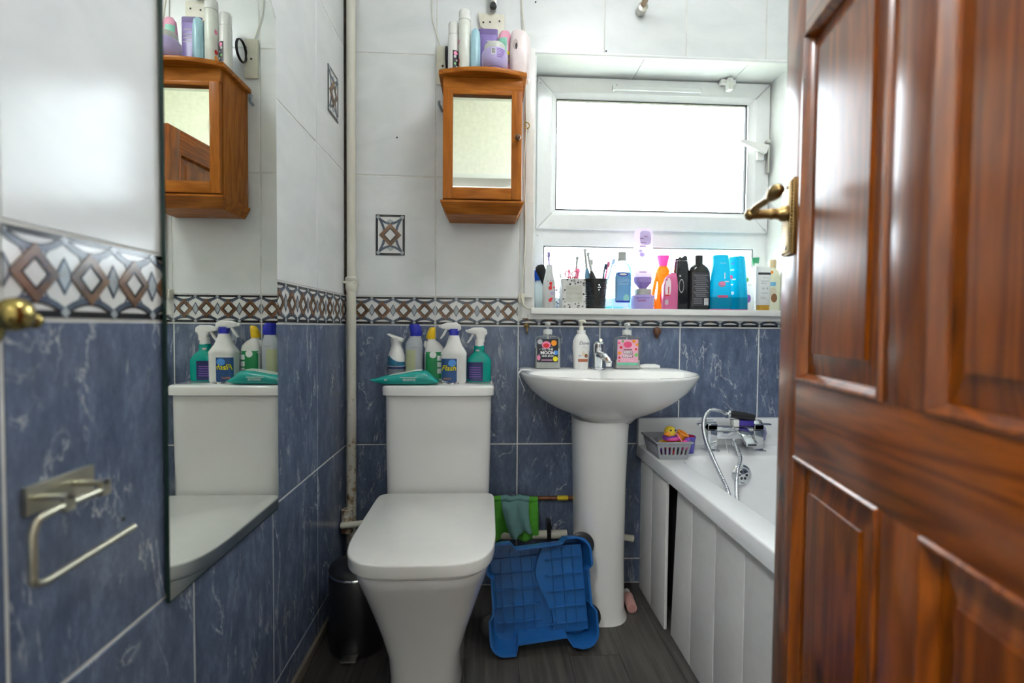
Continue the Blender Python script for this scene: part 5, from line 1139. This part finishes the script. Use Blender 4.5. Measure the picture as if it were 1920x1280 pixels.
# orange bottle with pink cap, orange slim piece, pink bottle
MT('orange_t', (0.95, 0.38, 0.02), 0.5); MT('amber_t', (0.95, 0.55, 0.03), 0.5); MT('magenta_t', (0.95, 0.2, 0.6), 0.45); MT('rose_t', (0.80, 0.22, 0.45), 0.3)
a = put('orange_shower_gel', 'orange shower gel bottle with flared magenta cap', 'bottle', 0.686, 1.868, SZ)
S = [sec(0, 0.026, 0.018), sec(0.005, 0.028, 0.02), sec(0.06, 0.022, 0.017), sec(0.10, 0.019, 0.016), sec(0.135, 0.025, 0.018), sec(0.155, 0.026, 0.018), sec(0.168, 0.018, 0.015), sec(0.172, 0.014)]
body(S, 'bottle', 'orange_t', a); F_ = Surf(S); body([sec(0.170, 0.0155), sec(0.205, 0.0235, 0.02), sec(0.212, 0.0245, 0.021)], 'cap', 'magenta_t', a)
p_disc(F_, -0.004, 0.15, 0.012, 0.014, 'amber_t', a); p_disc(F_, -0.006, 0.045, 0.009, 0.03, M('flame_red', (0.75, 0.04, 0.03), 0.4), a); p_disc(F_, -0.002, 0.02, 0.006, 0.012, 'print_purple', a)
a = put('orange_razor', 'slim curved orange razor handle leaning beside the lilac jar', 'razor', 0.652, 1.872, SZ)
MB().tube(bez([(0.012, 0, 0), (0.004, 0, 0.03), (-0.002, 0, 0.06), (0.004, 0, 0.10), (0.010, 0, 0.13), (0.011, 0, 0.148)], 6), [0.006+0.0035*sin(i/30*pi) for i in range(31)], 12, flat=0.7).build('handle', 'orange_t', a, smooth=60)
MB().box(-0.008, 0.020, -0.007, 0.007, -0.0, 0.007).build('blade_head', 'print_red', a, bevel=0.002)
a = put('pink_shampoo_bottle', 'short pink bottle with slanted white front left of the black bottles', 'bottle', 0.693, 1.812, SZ)
S = [sec(0, 0.026, 0.018, 4), sec(0.004, 0.028, 0.02, 4), sec(0.09, 0.028, 0.02, 4), sec(0.12, 0.022, 0.018, 3, 0.004), sec(0.134, 0.014, 0.013, 3, 0.010), sec(0.139, 0.008, 0.008, 3, 0.011)]
body(S, 'bottle', 'rose_t', a); F_ = Surf(S)
lb = p_disc(F_, -0.014, 0.085, 0.011, 0.034, M('pale_rose', (0.86, 0.72, 0.78), 0.3), a, 'label', n=3); p_rect(F_, -0.024, -0.012, 0.018, 0.036, M('barcode_grey', (0.55, 0.45, 0.5), 0.5), a, 'barcode_panel', nx=3, nz=2)
p_rect(F_, -0.014, -0.010, 0.058, 0.085, 'print_red', lb, 'printed_mark', 0.0013, 2, 3); p_rect(F_, -0.024, -0.008, 0.050, 0.056, 'print_red', lb, 'printed_mark', 0.0013, 3, 1)
# black bottles
M('black_gloss', (0.012, 0.013, 0.016), 0.15)
a = put('slant_topped_black_bottle', 'narrow glossy black bottle with slanted cap, left one of the black pair', 'bottle', 0.744, 1.83, SZ, R(12))
S = [sec(0, 0.027, 0.018, 4), sec(0.004, 0.0295, 0.02, 4), sec(0.12, 0.0285, 0.02, 4), sec(0.165, 0.025, 0.018, 4), sec(0.186, 0.022, 0.017, 4, -0.001)]
body(S, 'bottle', 'black_gloss', a); F_ = Surf(S)
MB().loft([ring(-0.001, 0, 0.022, 0.017, 0.187, 4), ring(-0.001, 0, 0.021, 0.016, 0.196, 4), [(p[0], p[1], 0.198+(0.008 if p[0] > -0.004 else -0.002)) for p in ring(0.0, 0, 0.018, 0.014, 0, 4)]]).build('cap', 'black_gloss', a, smooth=40)
p_disc(F_, -0.012, 0.09, 0.010, 0.026, 'print_grey', a, 'printed_ring', inner=0.86, seg=26); p_text(F_, 'x', -0.018, 0.129, 0.016, 'print_white', a)
a = put('broad_black_bottle', 'broad black bottle with narrow cap and back label with barcode', 'bottle', 0.811, 1.828, SZ)
S = [sec(0, 0.038, 0.024, 3.5), sec(0.005, 0.041, 0.026, 3.5), sec(0.10, 0.0425, 0.027, 3.2), sec(0.145, 0.041, 0.026, 2.8), sec(0.162, 0.034, 0.023, 2.4), sec(0.172, 0.022, 0.018, 2.2), sec(0.177, 0.015)]
body(S, 'bottle', 'black_gloss', a); F_ = Surf(S); body([sec(0.176, 0.0145), sec(0.206, 0.0145), sec(0.209, 0.013)], 'cap', 'black_pl', a)
lb = p_rect(F_, -0.034, 0.034, 0.014, 0.142, M('label_char', (0.035, 0.035, 0.042), 0.35), a); M('label_text', (0.22, 0.22, 0.25), 0.5)
for k in range(13):
    z = 0.13-k*0.0072
    if z > 0.05: p_rect(F_, -0.028+0.004*((k*7) % 3), 0.028-0.005*((k*5) % 3), z, z+0.0026, 'label_text', lb, 'printed_line', 0.0011, 8, 1)
p_rect(F_, 0.012, 0.029, 0.018, 0.044, 'print_white', lb, 'barcode_panel', 0.0011, 4, 3)
for k in range(5): p_rect(F_, 0.0135, 0.0275, 0.020+k*0.0048, 0.0218+k*0.0048, 'print_dark', lb, 'barcode_bar', 0.0015, 4, 1)
for k in range(3): p_rect(F_, -0.028, 0.004, 0.024+k*0.008, 0.027+k*0.008, 'label_text', lb, 'printed_line', 0.0011, 6, 1)
# cyan pair (stand on their caps: wider below)
MT('cyan_t', (0.0, 0.56, 0.74), 0.45); MT('cyan_deep', (0.0, 0.36, 0.56), 0.4)
for k, (nm, lb_, x_, y_, rz_) in enumerate((('cyan_shampoo_bottle', 'cyan bottle facing front with pink emblem, left one of the cyan pair', 0.892, 1.820, 0), ('cyan_conditioner_bottle', 'cyan bottle turned sideways with white letters, right one of the cyan pair', 0.972, 1.850, R(-58)))):
    a = put(nm, lb_, 'bottle', x_, y_, SZ, rz_)
    S = [sec(0.0, 0.040, 0.024, 3), sec(0.004, 0.042, 0.025, 3), sec(0.055, 0.0415, 0.025, 3), sec(0.10, 0.038, 0.024, 3), sec(0.16, 0.032, 0.022, 3), sec(0.205, 0.0285, 0.02, 3), sec(0.21, 0.026, 0.018, 3)]
    body(S, 'bottle', 'cyan_t', a); F_ = Surf(S); body([sec(0.0, 0.0405, 0.0245, 3), sec(0.004, 0.0428, 0.0258, 3), sec(0.05, 0.0424, 0.0256, 3)], 'cap', 'cyan_deep', a)
    body([sec(-0.0002, 0.0405, 0.0246, 3), sec(0.004, 0.0432, 0.0262, 3)], 'base_line', 'magenta_t', a)
    if k == 0:
        p_disc(F_, -0.004, 0.098, 0.015, 0.011, 'print_mauve', a); p_disc(F_, -0.002, 0.101, 0.011, 0.007, 'print_pink', a, off=0.0016); p_rect(F_, 0.005, 0.009, 0.118, 0.142, 'print_white', a, 'printed_mark', nx=2, nz=4); p_rect(F_, 0.006, 0.024, 0.106, 0.110, 'print_white', a, 'printed_line', nx=4, nz=1)
        p_rect(F_, -0.020, 0.020, 0.047, 0.056, M('print_crimson', (0.6, 0.08, 0.2), 0.4), a, 'printed_band', 0.0014, 8, 1); p_rect(F_, -0.012, 0.012, 0.176, 0.180, M('cyan_pale', (0.2, 0.7, 0.85), 0.4), a, 'printed_line', nx=4, nz=1)
    else:
        p_disc(F_, -0.008, 0.13, 0.008, 0.008, 'print_crimson', a)
        for x0, z in ((-0.012, 0.155), (-0.004, 0.118), (-0.014, 0.098), (-0.010, 0.068), (-0.010, 0.062)): p_rect(F_, x0, x0+0.016, z, z+0.005, 'print_white', a, 'printed_line', nx=4, nz=1)
        p_disc(F_, -0.004, 0.182, 0.008, 0.005, 'print_blue', a)
# white curvy bottle
a = put('white_lotion_bottle', 'white rounded lotion bottle with purple flower beside the cyan pair', 'bottle', 1.024, 1.878, SZ)
MT('lotion_white', (0.80, 0.80, 0.80), 0.4)
S = [sec(0, 0.026, 0.02, 2.6), sec(0.005, 0.030, 0.022, 2.6), sec(0.05, 0.036, 0.024, 2.6), sec(0.09, 0.038, 0.024, 2.6), sec(0.14, 0.033, 0.022, 2.6), sec(0.18, 0.024, 0.018, 2.4, -0.004), sec(0.20, 0.012, 0.01, 2.2, -0.008)]
body(S, 'bottle', 'lotion_white', a); F_ = Surf(S); p_disc(F_, 0.0, 0.048, 0.010, 0.016, 'print_purple', a); p_disc(F_, -0.006, 0.056, 0.006, 0.006, 'print_blue', a); p_disc(F_, -0.006, 0.122, 0.006, 0.008, 'print_green', a); p_rect(F_, -0.004, 0.012, 0.100, 0.103, 'print_grey', a, 'printed_line', nx=4, nz=1)
# tube with black band
a = put('face_cream_tube', 'white tube with black band standing on an amber cap', 'tube', 1.066, 1.825, SZ)
body([sec(0, 0.0215, 0.016, 3), sec(0.021, 0.0225, 0.017, 3)], 'cap', MT('amber_cap', (0.65, 0.38, 0.06), 0.3), a)
S = [sec(0.021, 0.0245, 0.017, 2.6), sec(0.08, 0.026, 0.015, 2.8), sec(0.15, 0.0275, 0.007, 3), sec(0.17, 0.028, 0.002, 3)]
body(S, 'tube', 'lotion_white', a); F_ = Surf(S); p_rect(F_, -0.024, 0.026, 0.138, 0.147, 'print_dark', a, 'printed_band', nx=8, nz=1)
for x0, x1, z in ((-0.006, 0.004, 0.125), (0.008, 0.018, 0.125), (-0.016, 0.016, 0.112), (-0.016, 0.006, 0.104), (-0.016, 0.010, 0.066), (-0.018, 0.0, 0.05), (-0.016, 0.004, 0.044)): p_rect(F_, x0, x1, z, z+0.003, 'print_grey', a, 'printed_line', nx=4, nz=1)
for x0 in (-0.008, 0.008): p_disc(F_, x0, 0.085, 0.004, 0.0045, 'print_grey', a)
# coconut bottle
a = put('coconut_lotion_bottle', 'cream coconut lotion bottle at the right end of the sill', 'bottle', 1.116, 1.85, SZ)
MT('coco_white', (0.80, 0.80, 0.68), 0.35)
S = [sec(0, 0.025, 0.02, 3), sec(0.005, 0.0275, 0.022, 3), sec(0.13, 0.0275, 0.022, 3), sec(0.155, 0.022, 0.018, 2.6), sec(0.163, 0.014, 0.013, 2), sec(0.17, 0.0125)]
body(S, 'bottle', 'coco_white', a); F_ = Surf(S); body([sec(0.168, 0.0135), sec(0.195, 0.0135), sec(0.20, 0.011)], 'cap', MT('coco_cap', (0.8, 0.66, 0.45), 0.3), a)
p_rect(F_, -0.022, 0.002, 0.096, 0.112, M('label_sky', (0.2, 0.55, 0.85), 0.4), a); p_disc(F_, -0.008, 0.072, 0.013, 0.020, 'print_cream', a); p_disc(F_, -0.004, 0.050, 0.012, 0.017, 'print_brown', a, off=0.0015); p_disc(F_, -0.012, 0.150, 0.005, 0.006, 'print_orange', a)

# ---------------- bath corner: basket, toys, tub, sponge
RZm = BZ+0.0005
bk = put('toy_basket', 'grey plastic slotted basket of bath toys on the bath corner', 'basket', 0.618, 1.622, RZm)
bk.rotation_euler = (0, 0, R(0))
BW0, BW1, BL0, BL1, BH = 0.046, 0.058, 0.062, 0.074, 0.058
def bp(u, v, t): # u,v in -1..1 , t height 0..1
    return (u*(BW0+(BW1-BW0)*t), v*(BL0+(BL1-BL0)*t), BH*t)
M('basket_grey', (0.30, 0.31, 0.33), 0.4)
mb = MB()
def side(fn, ns):
    # wall with vertical slots: a strip row below, bars between slots, a strip above
    W = 1.0/ns
    for t0, t1 in ((0, 0.28), (0.74, 1.0)): mb.add([fn(-1, t0), fn(1, t0), fn(1, t1), fn(-1, t1)], [(0, 1, 2, 3)])
    n = ns*2+3
    for k in range(n):
        if k % 2 == 0 or k == 0 or k == n-1:
            a_, b_ = -1+2*k/n, -1+2*(k+1)/n; mb.add([fn(a_, 0.28), fn(b_, 0.28), fn(b_, 0.74), fn(a_, 0.74)], [(0, 1, 2, 3)])
side(lambda s, t: bp(s, -1, t), 6); side(lambda s, t: bp(-s, 1, t), 6); side(lambda s, t: bp(1, s, t), 7); side(lambda s, t: bp(-1, -s, t), 7)
mb.add([bp(-1, -1, 0), bp(1, -1, 0), bp(1, 1, 0), bp(-1, 1, 0)], [(3, 2, 1, 0)])
o = mb.build('slotted_walls', 'basket_grey', bk, smooth=0, recalc=False)
sm_ = o.modifiers.new('thickness', 'SOLIDIFY'); sm_.thickness = 0.0025; sm_.offset = -1
rm = MB(); 
for z, d in ((BH, 0.0),): rm.tube([bp(-1.04, -1.03, 1), bp(1.04, -1.03, 1), bp(1.04, 1.03, 1), bp(-1.04, 1.03, 1), bp(-1.04, -1.03, 1)], 0.0035, 8)
rm.build('rim', 'basket_grey', bk)
M('toy_yellow', (0.85, 0.6, 0.05), 0.3); M('toy_orange', (0.9, 0.32, 0.03), 0.3); M('toy_red', (0.7, 0.04, 0.05), 0.3); M('toy_pink', (0.8, 0.1, 0.4), 0.3); M('toy_purple', (0.22, 0.05, 0.4), 0.3); M('tub_purple', (0.10, 0.08, 0.5), 0.3)
def ball(mb, c, r, seg=16, s=(1, 1, 1), m=0):
    rs = [[(c[0]+r*s[0]*sin(pi*j/8)*cos(2*pi*i/seg), c[1]+r*s[1]*sin(pi*j/8)*sin(2*pi*i/seg), c[2]-r*s[2]*cos(pi*j/8)) for i in range(seg)] for j in range(1, 8)]
    return mb.loft(rs, True, True, m)
t = put('bath_duck', 'yellow duck toy with orange beak sitting in a purple ring on top of the basket', 'toy', 0.622, 1.60, RZm+0.052)
ball(MB(), (0, 0, 0.032), 0.020).build('head', 'toy_yellow', t, smooth=80); ball(MB(), (0, 0, 0.012), 0.024, s=(1.1, 1.1, 0.5)).build('body', 'toy_purple', t, smooth=80)
MB().loft([ring(-0.012, -0.012, 0.010, 0.010, 0.020), ring(-0.016, -0.014, 0.011, 0.012, 0.027), ring(-0.013, -0.012, 0.007, 0.009, 0.034)]).build('beak', 'toy_orange', t, smooth=60)
for q in (-0.004, 0.012): ball(MB(), (q, -0.018, 0.040), 0.0032, 8).build('eye', 'print_dark', t, smooth=80)
MB().tube([(0.005+0.022*cos(k*pi/10), 0.022*sin(k*pi/10), 0.010) for k in range(20)], 0.007, 10, closed=True).build('ring', 'toy_pink', t, smooth=80)
t = put('orange_scoop_toy', 'orange cup toy leaning on the right side of the basket', 'toy', 0.655, 1.615, RZm+0.046, 0, None, (R(15), R(25), 0))
MB().lathe([(0.013, 0), (0.016, 0.018), (0.019, 0.036), (0.0165, 0.036), (0.012, 0.004)], 18).build('cup', 'toy_orange', t, smooth=50); MB().tube([(0.0185*cos(k*pi/9), 0.0185*sin(k*pi/9), 0.036) for k in range(18)], 0.0028, 8, closed=True).build('lip', 'toy_orange', t)
t = put('stacking_ring_toy', 'red and yellow stacking cup lying in the front of the basket', 'toy', 0.612, 1.588, RZm+0.032)
MB().lathe([(0.018, 0), (0.027, 0.014), (0.024, 0.014), (0.016, 0.003)], 22).build('cup', 'toy_red', t, smooth=50); MB().tube([(0.0265*cos(k*pi/11), 0.0265*sin(k*pi/11), 0.017) for k in range(22)], 0.0045, 8, closed=True).build('rim', 'toy_yellow', t, smooth=80)
t = put('pink_watering_toy', 'pink and purple squirter toy at the right end of the basket', 'toy', 0.662, 1.578, RZm+0.034, 0, None, (0, R(20), 0))
ball(MB(), (0, 0, 0.01), 0.014, s=(0.9, 1, 1.5)).build('body', 'toy_pink', t, smooth=80); MB().tube([(0, 0, 0.025), (0.004, 0, 0.036)], [0.010, 0.007], 12).build('neck', 'toy_purple', t)
t = put('small_purple_toy', 'dark purple toy at the bottom of the basket behind the slots', 'toy', 0.608, 1.60, RZm+0.004)
ball(MB(), (0, 0, 0.014), 0.013, s=(1.6, 1.3, 1)).build('body', 'toy_purple', t, smooth=80); ball(MB(), (0.022, -0.012, 0.012), 0.010).build('fin', 'toy_red', t, smooth=80)
t = put('toy_string', 'thin white toy handle across the basket', 'toy handle', 0.636, 1.57, RZm+0.052)
MB().tube(bez([(-0.004, 0.024, 0.032), (0.004, 0.012, 0.026), (0.014, -0.004, 0.006), (0.018, -0.014, -0.004)], 6), 0.0018, 8).build('cord', 'print_pink', t); MB().lathe([(0.003, 0), (0.003, 0.004)], 8, (0.018, -0.014, -0.006)).build('bead', 'print_white', t)
t = put('purple_toy_tub', 'purple toy bucket with red inside beside the grey basket', 'bucket', 0.706, 1.652, RZm)
MB().lathe([(0.020, 0), (0.022, 0.003), (0.025, 0.048), (0.027, 0.052), (0.027, 0.058), (0.0245, 0.058)], 26, cap1=False).build('bucket', 'tub_purple', t, smooth=50); MB().lathe([(0.0245, 0.0575), (0.0235, 0.045), (0.019, 0.006), (0.0, 0.005)], 26, cap0=False).build('lining', M('lining_red', (0.55, 0.02, 0.06), 0.3), t, smooth=50)
t = put('bath_puff', 'pale lilac mesh bath puff behind the bath mixer', 'bath puff', 0.985, 1.726, RZm+0.002)
random.seed(5); mb = MB()
for k in range(26):
    th_ = random.uniform(0, 2*pi); ph = math.acos(random.uniform(-0.8, 1)); c = Vector((sin(ph)*cos(th_), sin(ph)*sin(th_)*0.45, cos(ph)))*0.038+Vector((0, 0, 0.047))
    ax = c-Vector((0, 0, 0.047)); u = ax.orthogonal().normalized(); w_ = ax.cross(u).normalized()
    mb.tube([c+(u*cos(j*pi/6)+w_*sin(j*pi/6))*0.014*(1+0.25*sin(j*2.6+k)) for j in range(12)], 0.0055, 6, closed=True, flat=0.5)
ball(mb, (0, 0, 0.047), 0.038, s=(1, 0.45, 1)); mb.build('mesh_ball', MT('puff', (0.55, 0.55, 0.78), 0.3), t, smooth=80); MB().tube(bez([(0, 0, 0.08), (0.004, 0.004, 0.10), (-0.002, 0.006, 0.112)], 5), 0.002, 6).build('loop', 'print_white', t)

# ---------------- floor: bin, blue tray, cloths, pink bottle
b = put('pedal_bin', 'black pedal bin with chrome rim between the left wall and the toilet', 'bin', -0.388, 1.475, 0.0005)
MB().lathe([(0.082, 0), (0.084, 0.004), (0.084, 0.225), (0.082, 0.228)], 36).build('bucket', 'black_pl', b); MB().lathe([(0.0845, 0.228), (0.0862, 0.231), (0.0845, 0.235)], 36).build('rim', 'chrome', b)
MB().lathe([(0.084, 0.235), (0.082, 0.243), (0.065, 0.252), (0.03, 0.257), (0.002, 0.258)], 36).build('lid', 'black_pl', b, smooth=60); MB().box(-0.022, 0.022, -0.112, -0.075, 0.012, 0.018).build('pedal', 'steel', b, bevel=0.003)
# tray: outline in (u,v), open side looks towards -y
tr = thing('blue_wheeled_tray', 'blue ribbed plastic toy box base on its side with black wheels, leaning on the pedestal', 'toy box', (0.180, 1.380, 0.016), rot=(R(-12), R(-3.5), R(2)))
W2, Ht = 0.163, 0.315
def lobe_outline(ins=0.0):
    a = W2-ins; t = Ht-ins; b_ = ins; pts = []
    def arc(cx, cz, r, a0, a1, n=6):
        for k in range(n+1):
            an = R(a0+(a1-a0)*k/n); pts.append((cx+r*cos(an), cz+r*sin(an)))
    r = 0.045-ins*0.5
    arc(-a+r, b_+r, r, 180, 270); pts.append((-a+0.075-ins, b_)); pts.append((-a+0.083-ins, b_+0.028)); pts.append((a-0.098+ins, b_+0.034)); pts.append((a-0.082+ins, b_+0.008)); pts.append((a-0.055, b_)); arc(a-r, b_+r, r, 270, 360)
    pts.append((a, 0.10)); pts.append((a-0.013, 0.118)); pts.append((a-0.013, t-0.095)); pts.append((a, t-0.085)); arc(a-r, t-r, r, 0, 90)
    pts.append((a-0.07, t)); pts.append((a-0.085, t-0.014)); pts.append((-a+0.09, t-0.020)); pts.append((-a+0.075, t)); arc(-a+r, t-r, r, 90, 180); pts.append((-a, t-0.085)); pts.append((-a+0.013, t-0.095)); pts.append((-a+0.013, 0.118)); pts.append((-a, 0.10))
    return pts
O = lobe_outline(0.0); I = lobe_outline(0.006); O2 = [(u*0.93, Ht/2+(v-Ht/2)*0.93) for u, v in O]; I2 = [(u*0.93, Ht/2+(v-Ht/2)*0.93) for u, v in I]; Dp = 0.075
MT('tray_blue', (0.014, 0.115, 0.36), 0.04, 0.3)
MB().loft([[(u, 0, v) for u, v in O], [(u, Dp, v) for u, v in O2], ], False, True).loft([[(u, 0, v) for u, v in O], [(u, 0, v) for u, v in I], [(u, Dp-0.006, v) for u, v in I2]], False, True).build('shell', 'tray_blue', tr, smooth=30)
# raised step on the right half with a wavy edge
wav = [(0.012+0.022*sin((v-0.03)/0.27*2*pi+0.6), v) for v in [0.035+0.25*k/16 for k in range(17)]]
MB().prism(wav+[(0.138, 0.283), (0.138, 0.038)], 0.040, Dp-0.004).build('step_panel', 'tray_blue', tr, smooth=0)
for k in range(5): MB().box(0.02, 0.135, 0.032, 0.041, 0.062+k*0.046, 0.0645+k*0.046).build('rib', 'tray_blue', tr, smooth=0)
for k in range(3): MB().box(0.042+k*0.032, 0.0445+k*0.032, 0.032, 0.041, 0.045, 0.278).build('rib', 'tray_blue', tr, smooth=0)
for k in range(5): MB().box(-0.135, 0.0, Dp-0.018, Dp-0.005, 0.070+k*0.046, 0.0725+k*0.046).build('rib', 'tray_blue', tr, smooth=0)
for k in range(4): MB().box(-0.115+k*0.032, -0.1125+k*0.032, Dp-0.018, Dp-0.005, 0.045, 0.278).build('rib', 'tray_blue', tr, smooth=0)
for u in (-0.135, 0.135):
    for v in (0.040, Ht-0.040): MB().lathe([(0.030, 0), (0.038, 0.003), (0.038, 0.012), (0.03, 0.014)], 24, (u*1.12, Dp+0.001, v+(-0.004 if v > 0.1 else 0.016)), 'y').build('wheel', 'black_pl', tr)
# cloths on the pipe
def cloth(name, label, x0, x1, ztop, zl, zr, y0, mat, fold=0.012, twist=0.0, seed=1, swirl=0.0):
    o_ = put(name, label, 'cloth', (x0+x1)/2, y0, ztop); nx, nz = 18, 22; random.seed(seed); ph = random.uniform(0, 6); vs = []; fs = []
    for j in range(nz+1):
        t = j/nz
        for i in range(nx+1):
            s = i/nx; L = zl+(zr-zl)*s
            zz = -L*t*1.0 if t > 0 else 0.0; wd = 1-twist*t
            x = (s-0.5)*(x1-x0)*wd+swirl*t*t
            y = -0.012*sin(min(1, t*5)*pi/2)-fold*sin(s*9+ph+t*2)*min(1, t*2.2)-0.006*sin(s*21+ph)*t
            vs.append((x, y, zz+0.006*sin(s*7+ph)))
    for j in range(nz):
        for i in range(nx): q = j*(nx+1)+i; fs.append((q, q+1, q+nx+2, q+nx+1))
    c_ = MB().add(vs, fs).build('cloth', mat, o_, smooth=80, recalc=False)
    m_ = c_.modifiers.new('thickness', 'SOLIDIFY'); m_.thickness = 0.0025
    # hem strip at the top fold over the pipe
    MB().tube([((s/6-0.5)*(x1-x0), 0.0, 0.002+0.004*sin(s*2)) for s in range(7)], 0.011, 10).build('top_fold', mat, o_, smooth=80)
    return o_
M('lime', (0.10, 0.46, 0.04), 0.85, bump=0.6, bscale=400, var=0.15); M('sage_teal', (0.16, 0.34, 0.33), 0.75, bump=0.4, bscale=300)
cloth('green_cloth', 'bright green microfibre cloth hung over the pipe behind the toilet', 0.025, 0.190, 0.337, 0.145, 0.135, 1.752, 'lime', 0.010, -0.05, 2)
cloth('teal_cloth', 'grey-teal cloth folded over the green cloth behind the toilet', 0.055, 0.155, 0.352, 0.135, 0.115, 1.718, 'sage_teal', 0.010, 0.25, 5, swirl=0.025)
t = put('pink_floor_bottle', 'small pink bottle lying on the floor beside the pedestal', 'bottle', 0.499, 1.592, 0.0175, 0, None, (R(-90), 0, R(-6)))
M('dusty_pink', (0.62, 0.34, 0.30), 0.4)
body([sec(0, 0.0165), sec(0.004, 0.0172), sec(0.075, 0.0172), sec(0.085, 0.012)], 'bottle', 'dusty_pink', t); body([sec(-0.004, 0.012), sec(0.001, 0.0135)], 'base', M('dusty_pink_dark', (0.5, 0.25, 0.23), 0.4), t)
body([sec(0.084, 0.0125), sec(0.105, 0.012)], 'cap', 'white_pl', t)
